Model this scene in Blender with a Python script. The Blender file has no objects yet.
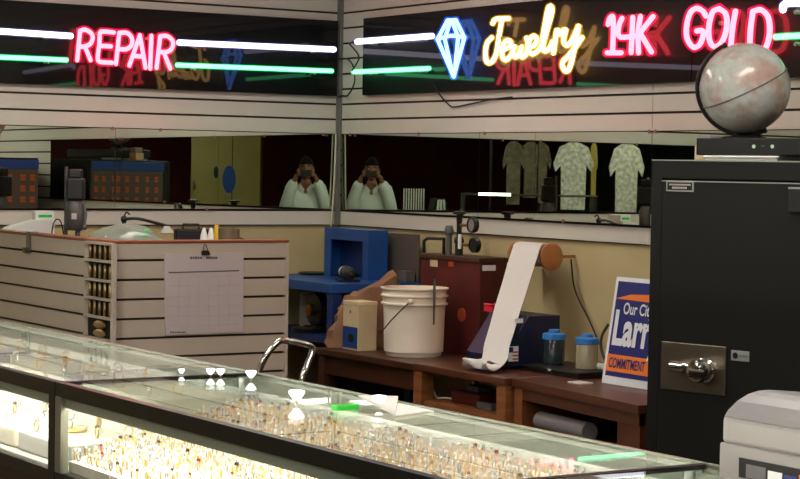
import bpy, bmesh, math, random
from mathutils import Vector, Matrix
random.seed(7)
SC = bpy.context.scene
COL = SC.collection
PI = math.pi
V = Vector

# ------------------------------------------------------------------ camera
F_PX, HEAD, PITCH, ROLL = 1985.42, 0.569171, 0.036107, 0.0171088
CAM = V((-5.134, -8.607, 1.55))
_fwd = V((math.sin(HEAD) * math.cos(PITCH), math.cos(HEAD) * math.cos(PITCH), -math.sin(PITCH)))
_rt = V((math.cos(HEAD), -math.sin(HEAD), 0.0))
_up = _rt.cross(_fwd)
c_, s_ = math.cos(ROLL), math.sin(ROLL)
CR, CU, CF = c_ * _rt + s_ * _up, -s_ * _rt + c_ * _up, _fwd
camd = bpy.data.cameras.new('camera')
camo = bpy.data.objects.new('camera', camd)
COL.objects.link(camo)
camd.sensor_fit = 'HORIZONTAL'
camd.sensor_width = 36.0
camd.lens = F_PX * 36.0 / 800.0
camd.clip_start = 0.02
m3 = Matrix((CR, CU, -CF)).transposed()
camo.matrix_world = Matrix.Translation(CAM) @ m3.to_4x4()
SC.camera = camo

# survey helpers: sight line from the viewpoint to a plane of the room
def ray(px, py): return CF + CR * ((px - 400) / F_PX) - CU * ((py - 239.5) / F_PX)
def on_x(px, py, x): d = ray(px, py); return CAM + d * ((x - CAM.x) / d.x)
def on_y(px, py, y): d = ray(px, py); return CAM + d * ((y - CAM.y) / d.y)
def on_z(px, py, z): d = ray(px, py); return CAM + d * ((z - CAM.z) / d.z)
def at_t(px, py, t): return CAM + ray(px, py) * t

# ------------------------------------------------------------------ materials
def lin(c):
    def f(v):
        v /= 255.0
        return v / 12.92 if v <= 0.04045 else ((v + 0.055) / 1.055) ** 2.4
    return (f(c[0]), f(c[1]), f(c[2]), 1.0)

def mat(name, rgb, rough=0.5, metal=0.0, var=0.0, scale=8.0, spec=0.5, stretch=None, bump=0.0, emit=None, es=0.0, coat=0.0):
    m = bpy.data.materials.new(name)
    m.use_nodes = True
    nt = m.node_tree
    b = nt.nodes['Principled BSDF']
    c = lin(rgb)
    b.inputs['Base Color'].default_value = c
    b.inputs['Roughness'].default_value = rough
    b.inputs['Metallic'].default_value = metal
    b.inputs['Specular IOR Level'].default_value = spec
    b.inputs['Coat Weight'].default_value = coat
    if emit:
        b.inputs['Emission Color'].default_value = (emit[0], emit[1], emit[2], 1)
        b.inputs['Emission Strength'].default_value = es
    if var or bump:
        tc = nt.nodes.new('ShaderNodeTexCoord')
        mp = nt.nodes.new('ShaderNodeMapping')
        if stretch: mp.inputs['Scale'].default_value = stretch
        nz = nt.nodes.new('ShaderNodeTexNoise')
        nz.inputs['Scale'].default_value = scale
        nz.inputs['Detail'].default_value = 5
        nt.links.new(tc.outputs['Object'], mp.inputs['Vector'])
        nt.links.new(mp.outputs['Vector'], nz.inputs['Vector'])
        if var:
            rp = nt.nodes.new('ShaderNodeValToRGB')
            rp.color_ramp.elements[0].position = 0.3
            rp.color_ramp.elements[1].position = 0.7
            rp.color_ramp.elements[0].color = tuple(v * (1 - var) for v in c[:3]) + (1,)
            rp.color_ramp.elements[1].color = tuple(min(1, v * (1 + var)) for v in c[:3]) + (1,)
            nt.links.new(nz.outputs['Fac'], rp.inputs['Fac'])
            nt.links.new(rp.outputs['Color'], b.inputs['Base Color'])
        if bump:
            bp = nt.nodes.new('ShaderNodeBump')
            bp.inputs['Strength'].default_value = bump
            bp.inputs['Distance'].default_value = 0.01
            nt.links.new(nz.outputs['Fac'], bp.inputs['Height'])
            nt.links.new(bp.outputs['Normal'], b.inputs['Normal'])
    return m

def emis(name, rgb, s):
    m = bpy.data.materials.new(name)
    m.use_nodes = True
    nt = m.node_tree
    nt.nodes.clear()
    e = nt.nodes.new('ShaderNodeEmission')
    e.inputs['Color'].default_value = (rgb[0], rgb[1], rgb[2], 1)
    e.inputs['Strength'].default_value = s
    o = nt.nodes.new('ShaderNodeOutputMaterial')
    nt.links.new(e.outputs[0], o.inputs['Surface'])
    return m

def glow_shell(name, rgb, s):
    """coloured bloom around a neon tube, built as a glowing shell: lets what is behind through and adds its own light"""
    m = bpy.data.materials.new(name)
    m.use_nodes = True
    nt = m.node_tree
    nt.nodes.clear()
    e = nt.nodes.new('ShaderNodeEmission')
    e.inputs['Color'].default_value = (rgb[0], rgb[1], rgb[2], 1)
    e.inputs['Strength'].default_value = s
    t = nt.nodes.new('ShaderNodeBsdfTransparent')
    a = nt.nodes.new('ShaderNodeAddShader')
    o = nt.nodes.new('ShaderNodeOutputMaterial')
    nt.links.new(e.outputs[0], a.inputs[0])
    nt.links.new(t.outputs[0], a.inputs[1])
    nt.links.new(a.outputs[0], o.inputs['Surface'])
    return m

def thin_glass(name, tint=(0.95, 0.97, 0.96), ior=1.45, rough=0.0):
    m = bpy.data.materials.new(name)
    m.use_nodes = True
    nt = m.node_tree
    nt.nodes.clear()
    g = nt.nodes.new('ShaderNodeNewGeometry')
    mx = nt.nodes.new('ShaderNodeMix')
    mx.data_type = 'FLOAT'
    mx.inputs[2].default_value = ior
    mx.inputs[3].default_value = 1.0 / ior
    fr = nt.nodes.new('ShaderNodeFresnel')
    t = nt.nodes.new('ShaderNodeBsdfTransparent')
    t.inputs['Color'].default_value = tint + (1,)
    gl = nt.nodes.new('ShaderNodeBsdfGlossy')
    gl.inputs['Roughness'].default_value = rough
    ms = nt.nodes.new('ShaderNodeMixShader')
    o = nt.nodes.new('ShaderNodeOutputMaterial')
    nt.links.new(g.outputs['Backfacing'], mx.inputs[0])
    nt.links.new(mx.outputs[0], fr.inputs['IOR'])
    nt.links.new(fr.outputs[0], ms.inputs[0])
    nt.links.new(t.outputs[0], ms.inputs[1])
    nt.links.new(gl.outputs[0], ms.inputs[2])
    nt.links.new(ms.outputs[0], o.inputs['Surface'])
    return m

M = {}
M['slat'] = mat('slat_cream', (203, 195, 184), 0.45, var=0.04, scale=3)
M['booth_slat'] = mat('booth_slat_beige', (190, 177, 162), 0.45, var=0.04, scale=3)
M['ring_pale'] = mat('worn_gold', (178, 152, 108), 0.35, metal=0.9)
M['groove'] = mat('groove_brown', (50, 28, 20), 0.8)
M['cream'] = mat('cream_plaster', (186, 168, 124), 0.8, var=0.10, scale=2.5, bump=0.1)
M['trim'] = mat('trim_grey', (128, 124, 118), 0.4, metal=0.3)
M['floor'] = mat('floor_carpet', (74, 62, 50), 0.9, var=0.3, scale=30)
M['ceil'] = mat('ceiling_tile', (190, 186, 176), 0.9)
M['dark_wall'] = mat('maroon_wall', (92, 24, 22), 0.8, var=0.2, scale=2)
M['dark_side'] = mat('dark_green_wall', (56, 60, 48), 0.8, var=0.3, scale=2)
M['acrylic'] = mat('black_acrylic', (7, 6, 6), 0.45, spec=0.10, bump=0.012, scale=1.4, coat=0.38)
M['acrylic'].node_tree.nodes['Principled BSDF'].inputs['Coat Roughness'].default_value = 0.02
M['mirror'] = mat('mirror_silver', (212, 221, 207), 0.0, metal=1.0)
M['mirror_edge'] = mat('mirror_edge', (40, 44, 40), 0.3)
M['clip'] = mat('clip_plastic', (150, 110, 100), 0.4)
M['cord_white'] = mat('cord_white', (200, 194, 170), 0.7)
M['black'] = mat('black_plastic', (18, 17, 17), 0.4)
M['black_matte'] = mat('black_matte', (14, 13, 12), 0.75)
M['cable'] = mat('black_cable', (16, 16, 16), 0.5)
M['safe'] = mat('safe_black', (14, 15, 13), 0.55, var=0.08, scale=40, bump=0.05, spec=0.3)
M['safe_edge'] = mat('safe_edge', (168, 172, 164), 0.35, metal=0.5)
M['chrome'] = mat('chrome', (215, 214, 210), 0.12, metal=1.0)
M['nickel'] = mat('brushed_nickel', (126, 115, 100), 0.36, metal=0.95)
M['steel'] = mat('steel', (120, 118, 112), 0.35, metal=0.9)
M['wood_red'] = mat('red_brown_wood', (82, 44, 28), 0.35, var=0.3, scale=4, stretch=(8, 1, 8))
M['wood_dark'] = mat('dark_brown_wood', (66, 34, 20), 0.4, var=0.3, scale=4, stretch=(8, 1, 8))
M['wood_light'] = mat('tan_wood', (128, 76, 40), 0.5, var=0.25, scale=9, stretch=(1, 1, 6))
M['wood_tan'] = mat('pale_tan_wood', (172, 112, 62), 0.5, var=0.2, scale=9)
M['wood_cap'] = mat('booth_cap_wood', (134, 72, 46), 0.5, var=0.2, scale=6)
M['paper'] = mat('white_paper', (206, 202, 198), 0.8, bump=0.15, scale=22)
M['calendar'] = mat('calendar_paper', (196, 184, 184), 0.8)
M['ink'] = mat('grey_ink', (96, 92, 96), 0.8)
M['ink_faint'] = mat('faint_ink', (189, 178, 178), 0.8)
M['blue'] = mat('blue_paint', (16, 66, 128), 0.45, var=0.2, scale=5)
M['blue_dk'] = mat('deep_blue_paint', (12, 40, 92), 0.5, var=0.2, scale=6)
M['navy'] = mat('navy_casing', (20, 26, 52), 0.4, var=0.15, scale=6)
M['navy_face'] = mat('navy_face', (34, 42, 70), 0.4)
M['red'] = mat('red_paint', (80, 19, 18), 0.5, var=0.35, scale=6)
M['red_bright'] = mat('bright_red_plastic', (214, 40, 66), 0.4)
M['rust'] = mat('rusty_orange', (170, 66, 32), 0.6)
M['bucket'] = mat('white_bucket_plastic', (236, 222, 202), 0.45, var=0.08, scale=5)
M['kraft'] = mat('brown_kraft_paper', (134, 98, 70), 0.8, var=0.2, scale=6, bump=0.4)
M['beige'] = mat('beige_card', (206, 184, 146), 0.6, var=0.08, scale=8)
M['grey_lt'] = mat('pale_grey_plastic', (136, 131, 131), 0.42)
M['grey_md'] = mat('mid_grey_plastic', (122, 118, 120), 0.38)
M['grey_metal'] = mat('grey_machine_metal', (92, 88, 86), 0.45, metal=0.2, var=0.2, scale=12)
M['white'] = mat('white_plastic', (226, 224, 218), 0.45)
M['teal_lid'] = mat('blue_lid', (44, 120, 190), 0.4)
M['jar_dark'] = mat('dark_jar', (34, 44, 48), 0.15)
M['jar_pale'] = mat('cloudy_jar', (148, 136, 112), 0.2)
M['sign_navy'] = mat('sign_navy', (26, 34, 108), 0.5)
M['sign_white'] = mat('sign_white', (226, 226, 230), 0.5)
M['sign_orange'] = mat('sign_orange', (236, 124, 44), 0.5)
M['yellow'] = mat('yellow_plastic', (214, 176, 36), 0.5)
M['olive'] = mat('olive_yellow_cloth', (150, 130, 56), 0.85)
M['green_plastic'] = mat('green_plastic', (40, 190, 90), 0.4)
M['green_bright'] = mat('bright_green', (40, 200, 60), 0.4)
M['mug'] = mat('brown_mug', (116, 100, 78), 0.4)
M['gold'] = mat('gold', (238, 196, 122), 0.32, metal=0.7)
M['silver'] = mat('silver', (232, 230, 224), 0.25, metal=0.7)
M['rose'] = mat('rose_gold', (228, 174, 138), 0.3, metal=0.7)
M['gem_red'] = mat('red_stone', (150, 20, 30), 0.1)
M['gem_white'] = mat('clear_stone', (240, 240, 240), 0.05, spec=1.0)
M['gem_dark'] = mat('dark_stone', (40, 34, 30), 0.1)
M['pad'] = mat('cream_foam', (243, 236, 220), 0.85, var=0.06, scale=20)
M['pad_grey'] = mat('grey_foam', (176, 172, 160), 0.85)
M['case_black'] = mat('black_case_frame', (26, 26, 25), 0.35, metal=0.3)
M['case_silver'] = mat('silver_case_frame', (150, 152, 140), 0.35, metal=0.7)
M['case_back'] = mat('case_back_panel', (196, 198, 190), 0.5)
M['case_base'] = mat('case_base', (44, 30, 22), 0.5, var=0.2, scale=5)
M['case_housing'] = mat('lamp_or_fill_housing', (150, 156, 144), 0.5)
M['glass'] = thin_glass('clear_glass')
M['glass_top'] = thin_glass('counter_glass', (0.97, 0.985, 0.975), 1.25)
M['bag'] = thin_glass('clear_plastic', (0.80, 0.84, 0.78), 1.5, 0.12)
_nt = M['bag'].node_tree
_d = _nt.nodes.new('ShaderNodeBsdfDiffuse'); _d.inputs['Color'].default_value = lin((182, 188, 178))
_m = _nt.nodes.new('ShaderNodeMixShader'); _m.inputs[0].default_value = .4
_o = [n for n in _nt.nodes if n.type == 'OUTPUT_MATERIAL'][0]
_src = _o.inputs['Surface'].links[0].from_socket
_nt.links.new(_src, _m.inputs[1]); _nt.links.new(_d.outputs[0], _m.inputs[2]); _nt.links.new(_m.outputs[0], _o.inputs['Surface'])
M['skin'] = mat('skin', (150, 96, 70), 0.5)
M['hair'] = mat('black_hair', (9, 7, 6), 0.9, spec=0.2)
M['shirt'] = mat('white_shirt', (226, 230, 228), 0.8, bump=0.2, scale=9)
M['trouser'] = mat('dark_trousers', (30, 32, 42), 0.8)
M['shoe'] = mat('black_shoe', (16, 15, 15), 0.5)
M['yellow_panel'] = mat('yellow_painted_panel', (146, 132, 74), 0.6, var=0.1, scale=3)
M['brass'] = mat('aged_brass', (150, 110, 60), 0.35, metal=0.9)
M['orange_tag'] = mat('orange_tag', (176, 92, 38), 0.6)
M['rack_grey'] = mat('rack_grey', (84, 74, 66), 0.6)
M['rack_blue'] = mat('rack_blue', (30, 72, 150), 0.35)
M['cloth_white'] = mat('patterned_white_cloth', (196, 190, 180), 0.85, var=0.45, scale=26)
M['cloth_brown'] = mat('brown_cloth', (96, 84, 66), 0.85, var=0.45, scale=18)
M['cloth_dark'] = mat('dark_cloth', (30, 30, 30), 0.9)
M['tube_light'] = emis('fluorescent', (1.0, 0.95, 0.86), 24.0)
M['case_light'] = emis('case_tube', (1.0, 0.93, 0.80), 90.0)
M['case_fill_rear'] = emis('case_fill_tube', (1.0, 0.95, 0.86), 20.0)  # added fill glow that brightens the rear rings
M['glint_white'] = emis('glint_white', (1.0, 0.97, 0.92), 3.0)  # glow for the cones that imitate lamp reflections
M['led'] = emis('led_pale', (0.75, 0.9, 0.6), .6)
M['neon_red'] = emis('neon_red_core', (1.0, 0.058, 0.072), 13.0)
M['neon_white'] = emis('neon_white_core', (0.86, 0.80, 1.0), 3.6)
M['neon_green'] = emis('neon_green_core', (0.16, 1.0, 0.44), 4.5)
M['neon_blue'] = emis('neon_blue_core', (0.13, 0.30, 1.0), 6.5)
M['neon_yellow'] = emis('neon_yellow_core', (1.0, 0.52, 0.18), 7.0)
M['glow_red'] = glow_shell('neon_red_glow', (1.0, 0.0, 0.07), 0.42)
M['glow_white'] = glow_shell('neon_white_glow', (0.4, 0.3, 1.0), 0.10)
M['glow_green'] = glow_shell('neon_green_glow', (0.0, 1.0, 0.2), 0.28)
M['glow_blue'] = glow_shell('neon_blue_glow', (0.03, 0.14, 1.0), 0.26)
M['glow_yellow'] = glow_shell('neon_yellow_glow', (1.0, 0.55, 0.0), 0.24)
M['tube_off'] = mat('clear_support', (150, 146, 120), 0.3)

# ------------------------------------------------------------------ mesh builder
ROOT = {}
class MB:
    def __init__(s): s.v, s.f, s.m, s.sm = [], [], [], []
    def add(s, vs, fs, m=0, smooth=False):
        b = len(s.v)
        s.v += [V(p) for p in vs]
        for f in fs:
            s.f.append(tuple(b + i for i in f)); s.m.append(m); s.sm.append(smooth)
        return s
    def box(s, lo, hi, m=0, rot=None, ch=0.0):
        x0, y0, z0 = lo; x1, y1, z1 = hi
        if ch > 0:
            bm = bmesh.new()
            bmesh.ops.create_cube(bm, size=1)
            for v in bm.verts:
                v.co = V((x0 + (v.co.x + .5) * (x1 - x0), y0 + (v.co.y + .5) * (y1 - y0), z0 + (v.co.z + .5) * (z1 - z0)))
            bmesh.ops.bevel(bm, geom=bm.edges[:], offset=ch, segments=2, affect='EDGES', profile=0.5)
            bm.verts.index_update()
            vs = [v.co.copy() for v in bm.verts]; fs = [tuple(v.index for v in f.verts) for f in bm.faces]
            bm.free()
        else:
            vs = [V((x, y, z)) for z in (z0, z1) for y in (y0, y1) for x in (x0, x1)]
            fs = [(0, 2, 3, 1), (4, 5, 7, 6), (0, 1, 5, 4), (2, 6, 7, 3), (0, 4, 6, 2), (1, 3, 7, 5)]
        if rot:
            piv, R = rot
            vs = [R @ (v - piv) + piv for v in vs]
        return s.add(vs, fs, m)
    def tube(s, pts, r, m=0, n=8, cap=True, closed=False, smooth=True):
        pts = [V(p) for p in pts]
        rs = r if isinstance(r, (list, tuple)) else [r] * len(pts)
        k = len(pts); rings = []; prev = None
        for i in range(k):
            if closed: t = (pts[(i + 1) % k] - pts[i - 1])
            else: t = pts[min(i + 1, k - 1)] - pts[max(i - 1, 0)]
            t = t.normalized() if t.length > 1e-9 else V((0, 0, 1))
            if prev is None:
                a = V((0, 0, 1)) if abs(t.z) < .9 else V((1, 0, 0))
                u = t.cross(a).normalized()
            else:
                u = (prev - t * prev.dot(t))
                u = u.normalized() if u.length > 1e-6 else t.orthogonal().normalized()
            prev = u; w = t.cross(u)
            rings.append([pts[i] + (u * math.cos(2 * PI * j / n) + w * math.sin(2 * PI * j / n)) * rs[i] for j in range(n)])
        vs = [p for g in rings for p in g]; fs = []
        for i in range(k if closed else k - 1):
            a, b = i * n, ((i + 1) % k) * n
            for j in range(n): fs.append((a + j, a + (j + 1) % n, b + (j + 1) % n, b + j))
        if cap and not closed:
            fs.append(tuple(range(n))[::-1]); fs.append(tuple((k - 1) * n + j for j in range(n)))
        return s.add(vs, fs, m, smooth)
    def lathe(s, prof, ctr=(0, 0, 0), n=24, m=0, axis='Z', smooth=True, cap=True):
        vs, fs = [], []
        ctr = V(ctr)
        for (r, h) in prof:
            for j in range(n):
                a = 2 * PI * j / n
                if axis == 'Z': p = V((r * math.cos(a), r * math.sin(a), h))
                elif axis == 'Y': p = V((r * math.cos(a), h, r * math.sin(a)))
                else: p = V((h, r * math.cos(a), r * math.sin(a)))
                vs.append(p + ctr)
        k = len(prof)
        for i in range(k - 1):
            for j in range(n): fs.append((i * n + j, i * n + (j + 1) % n, (i + 1) * n + (j + 1) % n, (i + 1) * n + j))
        if cap:
            fs.append(tuple(range(n))[::-1]); fs.append(tuple((k - 1) * n + j for j in range(n)))
        return s.add(vs, fs, m, smooth)
    def prism(s, poly, a, b, axis='Y', m=0):
        """poly in the two other axes (in x,y,z order), extruded from a to b along axis"""
        def P(p, h):
            if axis == 'Y': return V((p[0], h, p[1]))
            if axis == 'X': return V((h, p[0], p[1]))
            return V((p[0], p[1], h))
        k = len(poly)
        vs = [P(p, a) for p in poly] + [P(p, b) for p in poly]
        fs = [tuple(range(k)), tuple(range(k, 2 * k))[::-1]]
        for i in range(k): fs.append((i, i + k, (i + 1) % k + k, (i + 1) % k))
        return s.add(vs, fs, m)
    def ball(s, c, r, m=0, n=12, sc=(1, 1, 1)):
        c = V(c); k = n // 2 + 1
        vs, fs = [], []
        for i in range(k + 1):
            th = PI * i / k
            for j in range(n):
                a = 2 * PI * j / n
                vs.append(c + V((r * sc[0] * math.sin(th) * math.cos(a), r * sc[1] * math.sin(th) * math.sin(a), r * sc[2] * math.cos(th))))
        for i in range(k):
            for j in range(n): fs.append((i * n + j, (i + 1) * n + j, (i + 1) * n + (j + 1) % n, i * n + (j + 1) % n))
        return s.add(vs, fs, m, True)
    def sheet(s, rows, th=0.0015, m=0, smooth=True):
        """grid of points thickened along its normal"""
        R, Cn = len(rows), len(rows[0])
        rows = [[V(p) for p in r] for r in rows]
        nn = (rows[0][1] - rows[0][0]).cross(rows[1][0] - rows[0][0])
        vs, fs = [], []
        nor = [[None] * Cn for _ in range(R)]
        for i in range(R):
            for j in range(Cn):
                a = rows[i][min(j + 1, Cn - 1)] - rows[i][max(j - 1, 0)]
                b = rows[min(i + 1, R - 1)][j] - rows[max(i - 1, 0)][j]
                q = a.cross(b); nor[i][j] = q.normalized() if q.length > 1e-12 else nn.normalized()
        for sg in (0.5, -0.5):
            for i in range(R):
                for j in range(Cn): vs.append(rows[i][j] + nor[i][j] * th * sg)
        o = R * Cn
        for i in range(R - 1):
            for j in range(Cn - 1):
                a, b, c, d = i * Cn + j, i * Cn + j + 1, (i + 1) * Cn + j + 1, (i + 1) * Cn + j
                fs.append((a, b, c, d)); fs.append((o + d, o + c, o + b, o + a))
        edge = [(0, j) for j in range(Cn)] + [(i, Cn - 1) for i in range(1, R)] + [(R - 1, j) for j in range(Cn - 2, -1, -1)] + [(i, 0) for i in range(R - 2, 0, -1)]
        for a, b in zip(edge, edge[1:] + edge[:1]):
            ia, ib = a[0] * Cn + a[1], b[0] * Cn + b[1]
            fs.append((ia, o + ia, o + ib, ib))
        return s.add(vs, fs, m, smooth)
    def mesh(s, name, mats, inv=None):
        me = bpy.data.meshes.new(name)
        vs = [inv @ p for p in s.v] if inv else s.v
        me.from_pydata([tuple(p) for p in vs], [], s.f)
        for mt in (mats if isinstance(mats, (list, tuple)) else [mats]): me.materials.append(mt)
        me.polygons.foreach_set('material_index', s.m)
        me.polygons.foreach_set('use_smooth', s.sm)
        bm = bmesh.new(); bm.from_mesh(me)
        bmesh.ops.recalc_face_normals(bm, faces=bm.faces[:])
        for e in bm.edges:
            if len(e.link_faces) == 2 and e.calc_face_angle(0.0) > 0.75: e.smooth = False
        bm.to_mesh(me); bm.free()
        me.update()
        return me
    def build(s, name, mats, parent=None, world=False):
        inv = None
        if parent is not None and world: inv = ROOT[parent.name].inverted()
        ob = bpy.data.objects.new(name, s.mesh(name, mats, inv))
        COL.objects.link(ob)
        if parent is not None:
            ob.parent = parent
            ROOT[ob.name] = ROOT[parent.name]
        return ob

def tag(o, label, cat, group=None, kind=None):
    o['label'] = label
    o['category'] = cat
    if group: o['group'] = group
    if kind: o['kind'] = kind
    return o
def thing(name, label, cat, loc=(0, 0, 0), rz=0.0, group=None):
    o = bpy.data.objects.new(name, None)
    o.empty_display_size = 0.1
    COL.objects.link(o)
    o.location = loc
    o.rotation_euler = (0, 0, rz)
    ROOT[o.name] = Matrix.Translation(V(loc)) @ Matrix.Rotation(rz, 4, 'Z')
    return tag(o, label, cat, group)
def solo(mb, name, mats, label, cat, group=None, kind=None):
    """one-mesh thing given in room coordinates, origin moved to its base"""
    xs = [p.x for p in mb.v]; ys = [p.y for p in mb.v]; zs = [p.z for p in mb.v]
    b = V(((min(xs) + max(xs)) / 2, (min(ys) + max(ys)) / 2, min(zs)))
    ob = bpy.data.objects.new(name, mb.mesh(name, mats, Matrix.Translation(-b)))
    ob.location = b
    COL.objects.link(ob)
    return tag(ob, label, cat, group, kind)
def struct(name, mb, mats, label=None):
    o = mb.build(name, mats)
    o['kind'] = 'structure'
    if label: o['label'] = label
    return o
def copy_tree(o, parent=None):
    c = o.copy(); COL.objects.link(c)
    if parent is not None: c.parent = parent
    for ch in list(o.children): copy_tree(ch, c)
    return c
def text_mesh(txt, size, bold=0.0):
    cu = bpy.data.curves.new('lettering', 'FONT')
    cu.body = txt; cu.size = size; cu.offset = bold
    ob = bpy.data.objects.new('lettering', cu); COL.objects.link(ob)
    bpy.context.view_layer.update()
    me = bpy.data.meshes.new_from_object(ob.evaluated_get(bpy.context.evaluated_depsgraph_get()))
    vs = [v.co.copy() for v in me.vertices]; fs = [tuple(p.vertices) for p in me.polygons]
    COL.objects.unlink(ob); bpy.data.objects.remove(ob); bpy.data.curves.remove(cu); bpy.data.meshes.remove(me)
    return vs, fs
def smooth_path(pts, k=6):
    pts = [V(p) for p in pts]
    if len(pts) < 3: return pts
    P = [pts[0] * 2 - pts[1]] + pts + [pts[-1] * 2 - pts[-2]]
    out = []
    for i in range(1, len(P) - 2):
        for j in range(k):
            t = j / k
            out.append(0.5 * ((2 * P[i]) + (P[i + 1] - P[i - 1]) * t + (2 * P[i - 1] - 5 * P[i] + 4 * P[i + 1] - P[i + 2]) * t * t + (3 * P[i] - P[i - 1] - 3 * P[i + 1] + P[i + 2]) * t ** 3))
    out.append(pts[-1])
    return out

# ------------------------------------------------------------------ the room
PITCH_S, GZ0 = 0.0762, 2.3207
SLAT_BOT = GZ0 - 14 * PITCH_S
CEIL = 2.75
XW, YW = -13.0, -16.0

def slat_rows(z0, z1, zref):
    """z ranges of planks between grooves (groove 1 cm high) and the groove centres"""
    gs = []
    k = math.floor((zref - z1) / PITCH_S) - 1
    while True:
        z = zref - k * PITCH_S
        if z < z0 - 0.02: break
        if z < z1 + 0.02: gs.append(z)
        k += 1
    gs = sorted(gs)
    rows = []
    lo = z0
    for g in gs:
        if g - .005 > lo + .003: rows.append((lo, min(g - .005, z1)))
        lo = g + .005
    if lo < z1 - .003: rows.append((lo, z1))
    return rows

b = MB()
b.box((XW, 0.02, 0), (0.12, 0.12, SLAT_BOT), 2)
b.box((XW, 0.014, SLAT_BOT), (0.12, 0.12, CEIL), 1)
for lo, hi in slat_rows(SLAT_BOT + .005, CEIL, GZ0): b.box((-4.0, 0.0, lo), (0.0, 0.016, hi), 0)
b.box((XW, 0.0, SLAT_BOT), (-4.003, 0.016, CEIL), 2)
struct('wall_left', b, [M['slat'], M['groove'], M['cream']])
b = MB()
b.box((0.02, YW, 0), (0.12, 0.02, SLAT_BOT), 2)
b.box((0.014, YW, SLAT_BOT), (0.12, 0.014, CEIL), 1)
for lo, hi in slat_rows(SLAT_BOT + .005, CEIL, GZ0):
    b.box((0.0, -2.4405, lo), (0.016, 0.0, hi), 0)
    b.box((0.0, -6.0, lo), (0.016, -2.4435, hi), 0)
b.box((0.0, YW, SLAT_BOT), (0.016, -6.003, CEIL), 2)
struct('wall_right', b, [M['slat'], M['groove'], M['cream']])
struct('wall_back', MB().box((XW, YW - .1, 0), (0.12, YW, CEIL)), M['dark_wall'])
struct('wall_side', MB().box((XW - .1, YW, 0), (XW, 0.12, CEIL)), M['dark_side'])
struct('floor', MB().box((XW - .1, YW - .1, -.05), (.12, .12, 0)), M['floor'])
struct('ceiling', MB().box((XW - .1, YW - .1, CEIL), (.12, .12, CEIL + .05)), M['ceil'])
struct('trim_1', MB().box((-.016, -.016, SLAT_BOT + .002), (-.001, -.001, CEIL - .001)).box((-.024, -.007, SLAT_BOT + .002), (-.016, -.001, CEIL - .001)).box((-.007, -.024, SLAT_BOT + .002), (-.001, -.016, CEIL - .001)), M['trim'])

# ceiling lights
LIGHTS = [(-3.2, -2.6), (-3.2, -5.2), (-6.0, -2.6), (-6.0, -5.6), (-1.4, -4.4), (-1.5, -1.5), (-8.6, -4.0), (-4.6, -10.6), (-7.2, -9.6), (-5.6, -13.2), (-9.4, -8.0), (-4.8, -7.2), (-7.2, -6.4)]  # later entries are added fill for the mirrored room, photographer and bucket
proto = None
for i, (x, y) in enumerate(LIGHTS):
    if proto is None:
        proto = thing('ceiling_light', 'white fluorescent ceiling light with pale diffuser above the shop counters', 'ceiling light', (x, y, CEIL), 0, 'fluorescent ceiling lights')
        f = MB()
        f.box((-.62, -.17, -.06), (.62, -.15, -.001)).box((-.62, .15, -.06), (.62, .17, -.001)).box((-.62, -.15, -.06), (-.60, .15, -.001)).box((.60, -.15, -.06), (.62, .15, -.001)).box((-.6, -.15, -.01), (.6, .15, -.001))
        f.build('frame', M['white'], proto)
        MB().box((-.6, -.15, -.055), (.6, .15, -.045)).build('diffuser', M['tube_light'], proto)
    else:
        o = copy_tree(proto); o.location = (x, y, CEIL)

# ------------------------------------------------------------------ neon signs
def U(pts, ox, oy, sc): return [(ox + a / sc, oy + q / sc) for a, q in pts]
def neon_part(strokes, core, shell, parent, r, name, rs=1.85, straight=()):
    inv = ROOT[parent.name].inverted()
    a, g = MB(), MB()
    for i, st in enumerate(strokes):
        p = st if i in straight or len(st) < 3 else smooth_path(st, 5)
        p = [V(q) for q in p]
        a.tube(p, r)
        e0 = (p[0] - p[1]).normalized() * r * (rs - 1); e1 = (p[-1] - p[-2]).normalized() * r * (rs - 1)
        g.tube([p[0] + e0] + p[1:-1] + [p[-1] + e1] if len(p) > 2 else [p[0] + e0, p[-1] + e1], r * rs)
        a.ball(p[0], r, n=8); a.ball(p[-1], r, n=8)
    o = a.build(name, M[core], parent, True)
    g.build('glow', M[shell], o, True)
    return o
TY = -0.072   # tube plane in front of the left wall
def lw(pts): return [on_y(a, q, TY) for a, q in pts]
def rw(pts): return [on_x(a, q, TY) for a, q in pts]
SZ0, SZ1 = 1.9035, 2.279
RC, RB = .0105, .0135

sg = thing('neon_sign', 'black neon sign reading REPAIR in red between white and green tubes', 'neon sign', (-1.3, -.03, SZ0))
MB().box((-2.65, -.03, SZ0), (-.036, -.001, SZ1)).build('backing_panel', M['acrylic'], sg, True)
R = lambda pts: lw(U(pts, 60, 20, 5.985))
letters = {
 'R': [[(103, 240), (112, 150), (120, 66)], [(120, 66), (150, 58), (185, 78), (196, 108), (182, 142), (150, 158), (118, 160)], [(150, 160), (183, 240)]],
 'E': [[(322, 75), (262, 69), (240, 78), (235, 150), (226, 225), (240, 250), (312, 256)], [(236, 154), (305, 158)]],
 'P': [[(335, 262), (355, 77)], [(355, 77), (402, 78), (430, 108), (428, 150), (398, 174), (348, 174)]],
 'A': [[(415, 272), (478, 92)], [(478, 92), (512, 285)], [(440, 214), (500, 220)]],
 'I': [[(547, 95), (540, 290)]],
 'R2': [[(578, 286), (600, 97)], [(600, 97), (640, 96), (674, 125), (672, 165), (642, 190), (596, 192)], [(620, 192), (660, 290)]]}
for k, st in letters.items(): neon_part([R(s) for s in st], 'neon_red', 'glow_red', sg, RC, 'letter')
neon_part([lw([(-150, 21), (71, 36)])], 'neon_white', 'glow_white', sg, RB, 'white_tube', 1.35)
neon_part([lw([(179, 42.5), (334, 49.5)])], 'neon_white', 'glow_white', sg, RB, 'white_tube', 1.35)
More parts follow.
